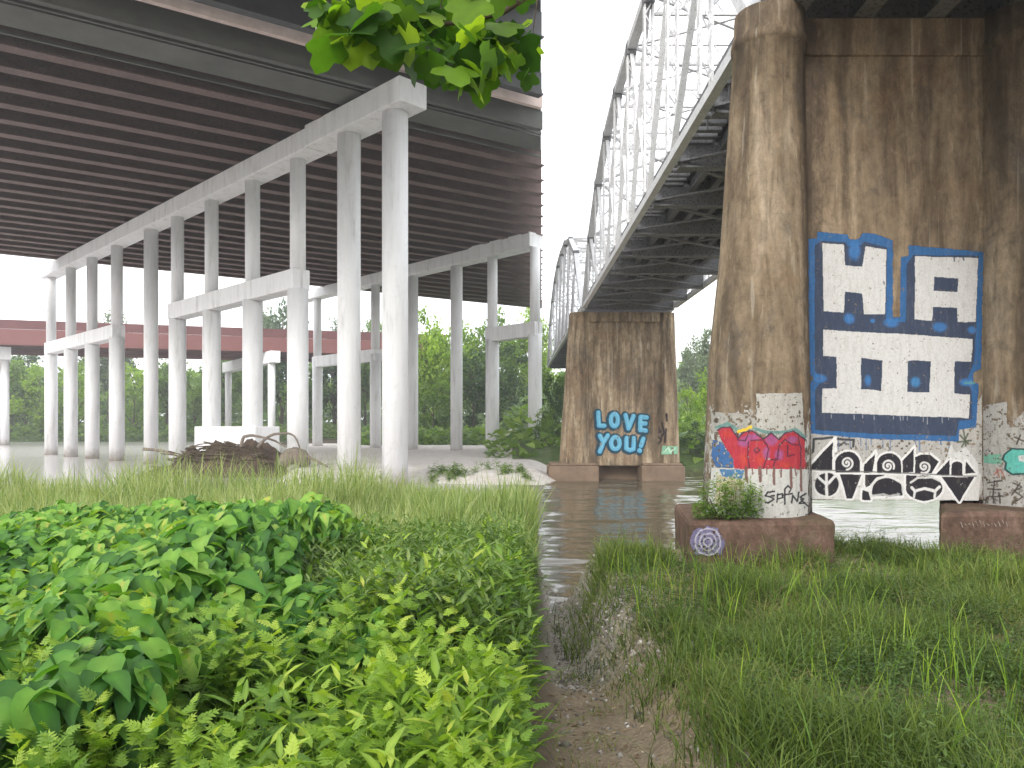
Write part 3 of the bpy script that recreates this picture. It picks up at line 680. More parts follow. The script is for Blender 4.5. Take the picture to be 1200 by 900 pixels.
for x0, x1 in ((643, 702), (752, 803)):
    m = MB(); m.box(xpx(x0, YF), xpx(x1, YF), YF, YF+2.6, -.5, zb-.021); m.build('footing', M['footing_far'], p2, bevel=.06)
    m = MB(); m.box(xpx(x0+2, YF), xpx(x1-2, YF), YF+.15, YF+2.4, zb-.024, zb+.12); m.build('footing', M['footing_far'], p2, bevel=.06)
m = MB(); m.box(xpx(690, 44.5), xpx(765, 44.5), 44.1, 44.88, -.5, zb-.05); m.build('footing', M['footing_far'], p2)  # added rear block, put in to make the opening look dark
cl = Canvas(692, 474, 770, 536, .3, .35, .3); cl.tr = lambda p: (690+.1*p[0], 470+.1*p[1])
OUT = (.012, .06, .10); LB = (.13, .42, .62)
el = lambda cx, cy, rx, ry: [(cx+rx*math.cos(t), cy+ry*math.sin(t)) for t in np.linspace(0, 6.283, 20)]
lets = [[(112, 135), (120, 288), (185, 288)], el(300, 222, 42, 72), [(432, 165), (465, 320), (525, 175)], [(680, 192), (608, 185), (603, 338), (668, 345)], [(605, 262), (665, 262)],
        [(130, 405), (172, 485)], [(222, 402), (168, 490), (130, 590)], el(312, 492, 50, 70), [(442, 432), (440, 555), (480, 575), (525, 560), (528, 432)], [(640, 440), (612, 525)], [(592, 578), (600, 582)]]
for L in lets: cl.line([(u-8, v+6) for u, v in L], 10.2, OUT)
for L in lets: cl.line(L, 5.0, LB)
for L in lets: cl.line([(u+6, v-12) for u, v in L], 1.6, (.24, .56, .66), .6)
cl.mesh('graffiti', plane_surf(YQ, .006), p2, 'light blue LOVE YOU! letters with dark outlines')
cg = Canvas(766, 484, 797, 536, .3, .5, .3); cg.tr = cl.tr
cg.poly([(860, 525), (1045, 530), (1045, 620), (850, 625)], (.28, .56, .38), 1, .3); cg.line([(880, 600), (930, 545), (960, 600), (1010, 550)], 1.3, (.6, .75, .62))
for L in ([(800, 290), (840, 360), (800, 380)], [(860, 260), (880, 380)], [(910, 150), (915, 230)], [(800, 410), (850, 450), (820, 500)], [(850, 420), (900, 350)], [(905, 330), (890, 480)]): cg.line(L, 2.6, (.05, .035, .04), .9)
def oct_surf(X, Y):
    cx = xpx(784, YQ); D = np.full(X.shape, YQ-.27)
    for _ in range(5):
        dx = np.abs((X-600)/F*D-cx); D = YQ+.35-.02-(.622-np.maximum(dx-.257, 0))
    D = np.where(dx > .60, np.nan, D); D = np.minimum(D, YQ-.006)
    return np.stack([(X-600)/F*D, D, EYE+(HOR-Y)/F*D], -1)
cg.mesh('graffiti', oct_surf, p2, 'dark scrawl over a mint green patch')

# ------------------------------------------------------------------ truss bridge
XL, XR = 4.05, 9.15; ZD = EYE+6.55            # underside of floor beams
def laced(p, q, w=.30, d=.26, bar=.055):
    """built-up member: four corner bars with zigzag lacing"""
    p, q = Vector(p), Vector(q); ax = (q-p).normalized(); L = (q-p).length
    r = Vector((1, 0, 0)); f = ax.cross(r).normalized()
    m = MB()
    for a in (-1, 1):
        for b in (-1, 1): 
            o = r*(a*(w/2-bar/2))+f*(b*(d/2-bar/2)); m.beam(p+o, q+o, bar, bar, up=f)
    n = max(3, int(L/.42))
    for face, (s1, other, ext) in enumerate(((r, f, d), (f, r, w))):
        half = (w if face == 0 else d)/2-bar/2
        for sgn in (-1, 1):
            oo = other*(sgn*(ext/2))
            for k in range(n):
                a = p+ax*(L*k/n)+s1*(half if k % 2 else -half)+oo; b = p+ax*(L*(k+1)/n)+s1*(-half if k % 2 else half)+oo
                m.beam(a, b, .034, .016, up=other)
    return m
def solid(p, q, w=.30, d=.26):
    m = MB(); m.beam(p, q, w, d, up=(1, 0, 0)); return m
def span(y0, y1, tops, label, npan):
    root = empty('truss_span', (XL, (y0+y1)/2, ZD), label, 'bridge span', 'steel truss bridge spans')
    ys = np.linspace(y0, y1, npan+1); zb_ = ZD+.20
    def truss(x, fine=True):
        nodes_t = [(x, ys[k], ZD+t) for k, t in zip(range(1, npan), tops)]; nodes_b = [(x, y_, zb_) for y_ in ys]
        pts = [nodes_b[0]]+nodes_t+[nodes_b[-1]]
        for a, b in zip(pts[:-1], pts[1:]): solid(a, b, .27, .30).build('top_chord', M['silver'], root)
        MB().beam(nodes_b[0], nodes_b[-1], .20, .22).build('bottom_chord', M['silver'], root)
        for k in range(npan-1):
            t = nodes_t[k]; laced((t[0], t[1], zb_+.17), (t[0], t[1], t[2]-.18)).build('vertical', M['silver'], root)
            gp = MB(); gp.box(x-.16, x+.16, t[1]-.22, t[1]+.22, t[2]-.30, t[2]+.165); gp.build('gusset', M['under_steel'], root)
        mid = npan/2
        for k in range(1, npan-1):
            if k < mid: a, b = nodes_t[k-1], nodes_b[k+1]
            else: a, b = nodes_t[k], nodes_b[k]
            solid(a, b, .10, .15).build('diagonal', M['silver'], root)
            if abs(k+.5-mid) < 1.6:
                a, b = (nodes_t[k], nodes_b[k]) if k < mid else (nodes_t[k-1], nodes_b[k+1])
                solid(a, b, .09, .12).build('diagonal', M['silver'], root)
        return nodes_t
    tl = truss(XL); tr_ = truss(XR)
    for a, b in zip(tl, tr_):
        laced(Vector(a)+Vector((.17, 0, -.1)), Vector(b)-Vector((.17, 0, .1))).build('top_strut', M['silver'], root) if False else None
        m = MB(); va, vb = Vector(a), Vector(b)
        for dz in (.12, -.55):
            m.beam(va+Vector((.2, 0, dz)), vb+Vector((-.2, 0, dz)), .10, .09)
        n = 9
        for k in range(n):
            x0, x1 = XL+.2+(XR-XL-.4)*k/n, XL+.2+(XR-XL-.4)*(k+1)/n
            m.beam((x0, va.y, va.z+(.12 if k % 2 else -.55)), (x1, va.y, va.z+(-.55 if k % 2 else .12)), .05, .05)
        m.beam(va+Vector((.17, 0, -.56)), (va.x+1.1, va.y, va.z-.55-.02), .07, .07)
        m.beam((va.x+.15, va.y, va.z-1.6), (va.x+1.2, va.y, va.z-.6), .07, .08); m.beam((vb.x-.15, vb.y, vb.z-1.6), (vb.x-1.2, vb.y, vb.z-.6), .07, .08)
        m.build('top_strut', M['silver'], root)
    for k in range(len(tl)-1):
        for a, b in ((tl[k], tr_[k+1]), (tr_[k], tl[k+1])): MB().beam(Vector(a)+Vector((0, 0, .05)), Vector(b)+Vector((0, 0, .05)), .10, .10).build('top_lateral', M['silver'], root)
    # floor system
    for k, y_ in enumerate(ys):
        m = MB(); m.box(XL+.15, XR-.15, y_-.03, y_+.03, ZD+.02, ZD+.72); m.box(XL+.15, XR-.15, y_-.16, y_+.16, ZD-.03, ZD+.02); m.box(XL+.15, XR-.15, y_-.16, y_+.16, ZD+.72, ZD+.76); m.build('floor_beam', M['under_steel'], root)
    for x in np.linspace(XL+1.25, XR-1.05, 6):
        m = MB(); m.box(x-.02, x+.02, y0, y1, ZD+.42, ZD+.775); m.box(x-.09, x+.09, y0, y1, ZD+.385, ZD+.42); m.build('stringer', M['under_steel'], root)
    for k in range(npan):
        for a, b in (((XL+.2, ys[k]), (XR-.2, ys[k+1])), ((XR-.2, ys[k]), (XL+.2, ys[k+1]))):
            zz = ZD+.09 if a[0] < b[0] else ZD+.16
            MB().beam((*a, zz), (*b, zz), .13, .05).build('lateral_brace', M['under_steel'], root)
    m = MB(); m.box(XL+1.02, XR-.5, y0, y1, ZD+.78, ZD+.98); m.build('deck_slab', M['deck_soffit'], root)
    m = MB()
    for k_, y_ in enumerate(np.arange(y0+.3, y1, .42)):
        m.box(XL+.125, XL+1.016, y_, y_+.20, ZD+.60, ZD+.77)
        if k_ % 4 == 0: m.box(XL+.14, XL+.17, y_+.08, y_+.13, ZD-.16, ZD+.05)
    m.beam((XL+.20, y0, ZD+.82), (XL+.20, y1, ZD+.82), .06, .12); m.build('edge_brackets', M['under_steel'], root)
    for x in (XL+1.1, XR-.55):
        m = MB()
        for zz in (1.45, 1.8): m.beam((x, y0, ZD+zz), (x, y1, ZD+zz), .05, .06)
        for y_ in np.arange(y0+.5, y1, 1.7): m.beam((x, y_, ZD+.98), (x, y_, ZD+1.82), .06, .06)
        m.build('railing', M['silver'], root)
    return root
span(12.75, 42.9, [3.9, 5.6, 6.25, 6.35, 6.3, 5.9, 4.9, 3.2], 'nearest curved silver truss span rising between the two piers', 9)
span(43.9, 86, [4.4, 6.4, 7.3, 7.6, 7.6, 7.1, 6.0, 4.2], 'farther silver truss span seen beyond the LOVE YOU! pier', 9)
ap = empty('approach_span', (6.6, 0, ZD), 'dark steel underside over the top of the nearest pier', 'bridge span')
for x in np.linspace(XL+.4, XR-.2, 5):
    m = MB(); m.box(x-.03, x+.03, -30, 12.6, ZD+.02, ZD+.75); m.box(x-.16, x+.16, -30, 12.6, ZD-.05, ZD+.02); m.build('girder', M['under_steel'], ap)
for y_ in np.arange(-28, 12.5, 3.0):
    m = MB(); m.beam((XL+.45, y_, ZD+.4), (XR-.25, y_, ZD+.4), .12, .3); m.build('cross_frame', M['under_steel'], ap)
m = MB(); m.box(XL-.2, XR+.2, -30, 12.65, ZD+.76, ZD+1.0); m.build('deck_slab', M['deck_soffit'], ap)

# ------------------------------------------------------------------ leaves, grass, trees
def frames(yaw, pitch, roll):
    cy, sy, cp, sp, cr, sr = np.cos(yaw), np.sin(yaw), np.cos(pitch), np.sin(pitch), np.cos(roll), np.sin(roll)
    f = np.stack([-sy*cp, cy*cp, sp], -1)           # along the leaf
    r0 = np.stack([cy, sy, 0*cy], -1); u0 = np.cross(r0, f)
    r = r0*cr[:, None]+u0*sr[:, None]; u = np.cross(r, f)
    return r, f, u
RIB = {14: np.array([.18, .16, .12, .02]+[-.05]*10), 7: np.array([.12, -.05, .16, -.05, -.05, 0, -.05])}   # paler midribs
def scatter_leaves(tv, tf, pos, yaw, pitch, roll, size, rnd, wid=None):
    """copies of a leaf template (x across, y along, z up) as raw arrays"""
    r, f, u = frames(yaw, pitch, roll); wid = np.ones(len(pos)) if wid is None else wid
    V = pos[:, None, :]+size[:, None, None]*(tv[None, :, 0, None]*(r*wid[:, None])[:, None, :]+tv[None, :, 1, None]*f[:, None, :]+tv[None, :, 2, None]*u[:, None, :])
    k = len(tv); Fc = (tf[None]+(np.arange(len(pos))*k)[:, None, None]).reshape(-1, tf.shape[1])
    return V.reshape(-1, 3), Fc, np.clip(np.repeat(rnd[:, None], k, 1)+RIB.get(k, np.zeros(k)), 0, 1).ravel()
_hm = [(0, 0, 0), (0, .33, .005), (0, .70, -.07), (0, 1.1, -.24)]; _hs = [(.13, -.09, -.03), (.27, .02, .035), (.325, .22, .065), (.26, .50, .05), (.12, .82, -.07)]
HEART = (np.array(_hm+_hs+[(-a, b, c) for a, b, c in _hs]), np.array([(0, 4, 5), (0, 5, 6), (0, 6, 1), (1, 6, 7), (1, 7, 2), (2, 7, 8), (2, 8, 3), (0, 10, 9), (0, 11, 10), (0, 1, 11), (1, 12, 11), (1, 2, 12), (2, 13, 12), (2, 3, 13)]))
LANCE = (np.array([(0, 0, 0), (.13, .35, .035), (0, .4, 0), (-.13, .35, .035), (.09, .7, .0), (0, 1, -.12), (-.09, .7, .0)]),
         np.array([(0, 1, 2), (0, 2, 3), (2, 1, 4), (2, 4, 5), (2, 5, 6), (2, 6, 3)]))
def lobed():
    a = []
    for ang, r in ((-90, .10), (-58, .46), (-32, .44), (-8, .62), (15, .74), (32, .66), (48, .54), (66, .78), (90, .98), (114, .78), (132, .54), (148, .66), (165, .74), (188, .62), (212, .44), (238, .46)):
        a.append((r*math.cos(R(ang)), .25+r*.8*math.sin(R(ang)), -.10*r*r))
    v = [(0, .25, .02)]+a; n = len(a)
    return np.array(v), np.array([(0, 1+k, 1+(k+1) % n) for k in range(n)])
LOBED = lobed()
FERN_V, FERN_F = [], []
for k in range(4):
    for s in (-1, 1):
        b = len(FERN_V); y0 = .14+.19*k; L = .40*(1-.14*k)
        FERN_V += [(0, y0, 0), (s*L*.62, y0+.0+L*.16, .02), (s*L, y0+L*.8, -.04), (s*L*.25, y0+L*.62, .01)]
        FERN_F.append((b, b+1, b+2, b+3) if s > 0 else (b, b+3, b+2, b+1))
b = len(FERN_V); FERN_V += [(-.02, 0, 0), (.02, 0, 0), (.05, .85, 0), (0, 1.08, -.03), (-.05, .85, 0)]
FERN = (np.array(FERN_V), np.array([(q[0], q[1], q[2]) for q in FERN_F]+[(q[0], q[2], q[3]) for q in FERN_F]+[(b, b+1, b+2), (b, b+2, b+4), (b+4, b+2, b+3)]))
def blades(pos, hgt, wid, lean, yaw, rnd):
    """curved grass blades: 3 segments each"""
    n = len(pos); t = np.array([0, .35, .7, 1.0]); w = np.array([1, .9, .55, .06])
    d = np.stack([np.cos(yaw), np.sin(yaw), 0*yaw], -1); s = np.stack([-np.sin(yaw), np.cos(yaw), 0*yaw], -1)
    tw = rng.uniform(-1.2, 1.2, n); sd = s*np.cos(tw)[:, None]+d*np.sin(tw)[:, None]
    V = np.zeros((n, 8, 3))
    for k in range(4):
        c_ = pos+d*(lean*hgt*t[k]**1.8)[:, None]; c_[:, 2] += hgt*(t[k]-.32*lean*t[k]**2.5)
        V[:, 2*k] = c_-sd*(wid*w[k]/2)[:, None]; V[:, 2*k+1] = c_+sd*(wid*w[k]/2)[:, None]
    fb = np.array([(0, 1, 3, 2), (2, 3, 5, 4), (4, 5, 7, 6)])
    Fc = (fb[None]+(np.arange(n)*8)[:, None, None]).reshape(-1, 4)
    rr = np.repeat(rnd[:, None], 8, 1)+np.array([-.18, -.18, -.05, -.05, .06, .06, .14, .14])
    return V.reshape(-1, 3), Fc, np.clip(rr, 0, 1).ravel()
def join(parts):
    vs, fs, rs, b = [], {}, [], 0
    for v, f, r in parts:
        vs.append(v); fs.setdefault(f.shape[1], []).append(f+b); rs.append(r); b += len(v)
    return np.concatenate(vs), [np.concatenate(k) for k in fs.values()], np.concatenate(rs)
def rand_left(n, y0, y1, pw=1.0, rl=-.76, rr=None):
    """random plan points on the left bank inside the wedge the bank occupies"""
    Y = y0+(y1-y0)*rng.random(n)**pw; lo, hi = rl*Y, (SEAM*Y-.12 if rr is None else rr*Y)
    return lo+(hi-lo)*rng.random(n), Y

U = rng.uniform
# --- tall pale grass along the left shore
n = 34000
X, Y = rand_left(n, 9.5, 26.0, .8)
k = (vn(X, Y, .9, 3)+.22*smooth(10, 15, Y) > .46) & (height(X, Y) > -.05); X, Y = X[k], Y[k]; n = len(X)
hh = (.60+.45*smooth(10, 17, Y))*(.35+1.05*vn(X, Y, .7, 3))*U(.5, 1.35, n)*(1-.25*smooth(21, 25, Y))*(1+.5*smooth(.56, .7, vn(X, Y*.6, .45, 3)))
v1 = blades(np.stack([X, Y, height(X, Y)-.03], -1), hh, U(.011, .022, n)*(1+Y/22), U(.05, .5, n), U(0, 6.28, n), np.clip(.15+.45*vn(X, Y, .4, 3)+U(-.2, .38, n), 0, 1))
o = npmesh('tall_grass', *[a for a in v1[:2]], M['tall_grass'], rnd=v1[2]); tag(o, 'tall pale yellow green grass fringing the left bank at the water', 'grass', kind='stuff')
# --- broad-leaved vine mounds
def canopy(X, Y):
    mound = .42*(vn(X, Y, .9, 3)-.5)*2+.24*np.exp(-((X/Y+.36)/.2)**2)*smooth(4, 7, Y)
    return height(X, Y)+(.46+mound)*(1-.25*smooth(9, 12.5, Y))
n = 26000
X, Y = rand_left(n, 2.8, 12.5, .95, rr=-.10)
keep = (vn(X, Y, .6, 3) > .20+.55*smooth(-.36, -.10, X/Y+.02*(Y-6)+.45*(vn(X, Y, 1.5, 3)-.5))) & ((Y > 4.0) | ((X/Y < -.45) & (vn(X, Y, 1.2, 2) > .55))) & (X/Y < -.17); X, Y = X[keep], Y[keep]; n = len(X)
Z = canopy(X, Y)+U(-.24, .08, n)
V, Fc, Rr = scatter_leaves(*HEART, np.stack([X, Y, Z], -1), math.pi+U(-1.3, 1.3, n)+(U(0, 1, n) > .85)*2.2, U(-1.15, -.2, n), U(-.5, .5, n), U(.08, .235, n)*(.7+.6*vn(X, Y, 1, 2)), np.clip(U(-.1, .80, n)+1.0*(vn(X, Y, .7, 3)-.5)+.25*(rng.random(n) > .97), 0, 1))
o = npmesh('vine_cover', V, Fc, M['vine'], rnd=Rr, smooth_=True); tag(o, 'dark green broad leaved vines sprawling over the left bank', 'vines', kind='stuff')
# --- leafy weeds: stems with whorls of lance and cut leaves
def weed_patch(n, y0, y1, rl, rr, hmin, hmax, per, tmpl, lsize, droop, gate=None, pw=1.0):
    X, Y = rand_left(n, y0, y1, pw, rl, rr)
    if gate is not None: kk = gate(X, Y); X, Y = X[kk], Y[kk]
    n = len(X); H = U(hmin, hmax, n)*(.7+.6*vn(X, Y, .7, 2)); base = np.stack([X, Y, height(X, Y)-.02], -1)
    lx, ly = U(-.18, .18, n), U(-.18, .18, n); tip = base+np.stack([lx*H, ly*H, H], -1)
    parts = []
    t = np.tile((np.arange(per)+.5)/per, n); t = .22+.78*t; ii = np.repeat(np.arange(n), per)
    pos = base[ii]+(tip-base)[ii]*t[:, None]
    yaw = (np.tile(np.arange(per)*2.4, n)+U(0, 6.28, n)[ii])+U(-.3, .3, n*per)
    sz = lsize*(1.15-.65*t)*U(.7, 1.25, n*per)*(H/H.mean())[ii]**.5
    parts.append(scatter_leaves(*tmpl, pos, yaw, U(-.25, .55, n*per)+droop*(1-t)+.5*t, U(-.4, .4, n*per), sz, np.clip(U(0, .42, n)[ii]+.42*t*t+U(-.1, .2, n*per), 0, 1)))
    st = blades(base, H, np.full(n, .010), np.hypot(lx, ly), np.arctan2(ly, lx), U(.1, .4, n)); parts.append(st)
    return join(parts)
o_ = weed_patch(900, 2.5, 6.2, -.8, None, .32, .70, 17, FERN, .135, -.35, lambda X, Y: (vn(X, Y, 1.1, 2) > .36) & ((X/Y > -.24) | (Y < 4.1)))
o = npmesh('feathery_weeds', o_[0], o_[1], M['weed'], rnd=o_[2], smooth_=True); tag(o, 'bright feathery weeds filling the front of the left bank', 'weeds', kind='stuff')
o_ = weed_patch(1400, 4.6, 10.5, -.26, None, .40, .75, 13, LANCE, .17, -.3, lambda X, Y: vn(X, Y, .8, 2) > .30)
o = npmesh('mixed_weeds', o_[0], o_[1], M['weed_dark'], rnd=o_[2], smooth_=True); tag(o, 'dull green mixed weeds right of the vines on the left bank', 'weeds', kind='stuff')
o_ = weed_patch(1500, 2.6, 10.5, -.75, None, .36, .66, 11, LANCE, .21, -.25, lambda X, Y: (vn(X+9, Y, .7, 2) > .46) & ((X/Y > -.22) | (Y < 3.6) | (rng.random(len(X)) < .32)))
o = npmesh('leafy_weeds', o_[0], o_[1], M['weed'], rnd=o_[2], smooth_=True); tag(o, 'fresh green lance leaved weeds scattered over the left bank', 'weeds', kind='stuff')
n = 15000
X, Y = rand_left(n, 2.6, 12, .8); kk = (X/Y > -.25) | (rng.random(n) < .3); X, Y = X[kk], Y[kk]; n = len(X)
vb_ = blades(np.stack([X, Y, height(X, Y)-.03], -1), U(.22, .62, n), U(.008, .018, n), U(.15, .9, n), U(0, 6.28, n), U(.0, .55, n))
o = npmesh('bank_grass', vb_[0], vb_[1], M['weed'], rnd=vb_[2]); tag(o, 'green grass blades growing up through the weeds of the left bank', 'grass', kind='stuff')

# --- right bank meadow
def edge(Y): return np.interp(Y, [3, 4.5, 6, 7.5, 9, 11, 13, 14], [1.5, 1.38, 1.30, 1.2, 1.12, 1.15, 1.25, 1.5])
def rand_right(n, y0, y1, pw=.8):
    Y = y0+(y1-y0)*rng.random(n)**pw; lo, hi = SEAM*1.05*Y+.02, .72*Y+1.6
    return lo+(hi-lo)*rng.random(n), Y
n = 118000
X, Y = rand_right(n, 3.2, 13.6)
dens = smooth(-.65, .75, X-edge(Y)+1.3*(vn(X, Y, 1.1, 3)-.5))
inpier = (Y > 10.95) & (((X > 2.3) & (X < 4.66)) | ((X > 6.1) & (X < 9.6)))
keep = (rng.random(n) < dens*(.38+.8*smooth(.38, .56, vn(X, Y, 1.3, 3)))) & ~inpier & (height(X, Y) > .02)
X, Y = X[keep], Y[keep]; n = len(X)
cl_ = vn(X+5, Y, .9, 3)
hh = (.08+.30*smooth(.36, .68, cl_))*U(.45, 1.4, n)*smooth(13.4, 11.5, Y)**.5
vb_ = blades(np.stack([X, Y, height(X, Y)-.02], -1), hh, U(.004, .010, n)*(1+Y/12), U(.15, 1.1, n), U(0, 6.28, n), np.clip(.62*vn(X, Y, .35, 3)+U(-.22, .42, n), 0, 1))
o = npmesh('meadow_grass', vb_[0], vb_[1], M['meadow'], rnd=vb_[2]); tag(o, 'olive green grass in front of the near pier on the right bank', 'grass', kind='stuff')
n = 3400
X, Y = rand_right(n, 3.6, 13.2)
keep = (vn(X+40, Y, .8, 3) > .44) & (X > edge(Y)+.15) & ~((Y > 10.9) & (((X > 2.2) & (X < 4.76)) | (X > 6.0))); X, Y = X[keep], Y[keep]
WX, WY = X, Y
def weeds_at(X, Y, H, per, tmpl, lsize):
    n = len(X); base = np.stack([X, Y, height(X, Y)-.02], -1); tip = base+np.stack([U(-.12, .12, n), U(-.12, .12, n), H], -1)
    t = .15+.85*np.tile((np.arange(per)+.5)/per, n); ii = np.repeat(np.arange(n), per)
    pos = base[ii]+(tip-base)[ii]*t[:, None]+U(-.03, .03, (n*per, 3))
    return scatter_leaves(*tmpl, pos, U(0, 6.28, n*per), U(-.4, .6, n*per), U(-.5, .5, n*per), lsize*(1.2-.6*t)*U(.6, 1.3, n*per), np.clip(U(0, .4, n)[ii]+.4*t+U(-.1, .2, n*per), 0, 1))
V, Fc, Rr = weeds_at(WX, WY, U(.16, .50, len(WX)), 24, LANCE, .07)
o = npmesh('meadow_weeds', V, Fc, M['meadow_leaf'], rnd=Rr); tag(o, 'small leafy weeds among the grass of the right bank', 'weeds', kind='stuff')
n = 13000; X, Y = rand_right(n, 3.3, 8.8); keep = (X < edge(Y)+.9) & (vn(X, Y, 2.2, 2) > .50); X, Y = X[keep], Y[keep]; n = len(X)
vb_ = blades(np.stack([X, Y, height(X, Y)-.01], -1), U(.03, .13, n), U(.004, .009, n), U(.2, 1.2, n), U(0, 6.28, n), U(0, 1, n))
o = npmesh('dry_grass', vb_[0], vb_[1], M['dry'], rnd=vb_[2]); tag(o, 'sparse dry grass blades on the bare brown dirt of the right bank', 'grass', kind='stuff')
n = 2600; X, Y = rand_right(n, 3.4, 12.6); keep = (X > edge(Y)+.1) & (vn(X+3, Y+8, .8, 3) > .47) & ~((Y > 10.85) & (((X > 2.2) & (X < 4.8)) | (X > 6.0))); X, Y = X[keep], Y[keep]; n = len(X)
vb_ = blades(np.stack([X, Y, height(X, Y)-.02], -1), U(.28, .62, n), U(.007, .014, n), U(.05, .5, n), U(0, 6.28, n), U(.1, .8, n))
o = npmesh('tall_blades', vb_[0], vb_[1], M['weed'], rnd=vb_[2]); tag(o, 'bright upright grass blades standing above the meadow of the right bank', 'grass', kind='stuff')
n = 9000; X, Y = rand_right(n, 3.3, 12.8); keep = (X > edge(Y)-.3) & (vn(X+60, Y, 1.1, 3) > .50) & ~((Y > 10.85) & (((X > 2.2) & (X < 4.8)) | (X > 6.0))); X, Y = X[keep], Y[keep]; n = len(X)
vb_ = blades(np.stack([X, Y, height(X, Y)+U(.0, .10, n)], -1), U(.12, .40, n), U(.004, .008, n), U(1.1, 2.4, n), U(0, 6.28, n), U(0, .45, n))
o = npmesh('straw', vb_[0], vb_[1], M['dry'], rnd=vb_[2]); tag(o, 'dead straw lying between the green grass of the right bank', 'straw', kind='stuff')
# pebbles on the shore
STN = np.array([(1, 0, 0), (-1, 0, 0), (0, 1, 0), (0, -1, 0), (0, 0, .7), (0, 0, -.7)], float)
STF = np.array([(0, 2, 4), (2, 1, 4), (1, 3, 4), (3, 0, 4), (2, 0, 5), (1, 2, 5), (3, 1, 5), (0, 3, 5)])
n = 30000; X, Y = rand_right(n, 4.2, 15, .8); keep = (X < edge(Y)+.5) & (height(X, Y) > -.03) & (rng.random(n) < .10+.9*smooth(6.2, 8.5, Y)); X, Y = X[keep], Y[keep]; n = len(X)
V, Fc, Rr = scatter_leaves(STN*1.0, STF, np.stack([X, Y, height(X, Y)+.002], -1), U(0, 6.28, n), U(-.3, .3, n), U(-.3, .3, n), U(.008, .030, n)*(1+.9*(rng.random(n) > .95)), U(0, 1, n), U(.6, 1.3, n))
m_st = m_leaf('pebble', G1((.07, .06, .05), (.20, .18, .155), (.46, .43, .40)), 0, .5, .4)
o = npmesh('gravel', V, Fc, m_st, rnd=Rr, smooth_=True); tag(o, 'grey wet pebbles at the edge of the right bank', 'gravel', kind='stuff')

n = 5200; X, Y = rand_right(n, 3.4, 10.5); keep = (X < edge(Y)+.8) & (vn(X+20, Y, 1.8, 3) > .44); X, Y = X[keep], Y[keep]; n = len(X)
V, Fc, Rr = scatter_leaves(*LANCE, np.stack([X, Y, height(X, Y)+.006], -1), U(0, 6.28, n), U(-.25, .25, n), U(-.6, .6, n), U(.02, .075, n), U(0, 1, n), U(.8, 1.6, n))
m_li = m_leaf('dead leaf', G1((.06, .04, .025), (.14, .09, .05), (.26, .18, .10), (.36, .30, .20)), .1, .8, .2)
o = npmesh('leaf_litter', V, Fc, m_li, rnd=Rr); tag(o, 'brown dead leaf litter on the dirt of the right bank', 'litter', kind='stuff')
# --- bush on the footing
def leaf_blob(center, rad, n, tmpl, size, low=-.7):
    d = rng.normal(size=(n, 3)); d /= np.linalg.norm(d, axis=1)[:, None]; d[:, 2] = np.maximum(d[:, 2], low)
    r = U(.35, 1.05, n)**.6; lump = .75+.5*vn(d[:, 0]*2+center[0], d[:, 2]*2+d[:, 1], 1.3, 2)
    pos = np.array(center)+d*np.array(rad)*(r*lump)[:, None]
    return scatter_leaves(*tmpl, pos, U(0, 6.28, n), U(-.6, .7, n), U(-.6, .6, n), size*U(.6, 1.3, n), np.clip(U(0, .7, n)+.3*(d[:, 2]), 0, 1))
zf = zpy(611, FY)
sb = empty('shrub', (xpx(856, 11.15), 11.2, zf), 'small bushy green shrub growing on the footing of the near left column', 'shrub')
parts = [leaf_blob((xpx(px, 11.15), 11.18, zf+dz), (rx, .22, rz_), cnt, LANCE, .07) for px, dz, rx, rz_, cnt in ((838, .28, .26, .32, 800), (864, .32, .26, .36, 900), (884, .24, .14, .28, 450), (822, .12, .14, .16, 250), (852, .12, .40, .14, 500))]
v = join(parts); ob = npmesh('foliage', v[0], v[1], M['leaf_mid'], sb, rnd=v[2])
m = MB()
for k in range(14):
    a = random.uniform(-.4, .4); m.tube([(xpx(855, 11.15)+a*.4, 11.2, zf), (xpx(855, 11.15)+a*.8, 11.18, zf+.2), (xpx(855, 11.15)+a, 11.16, zf+random.uniform(.3, .5))], [.008, .006, .003], 5)
m.build('stems', M['bark'], sb)

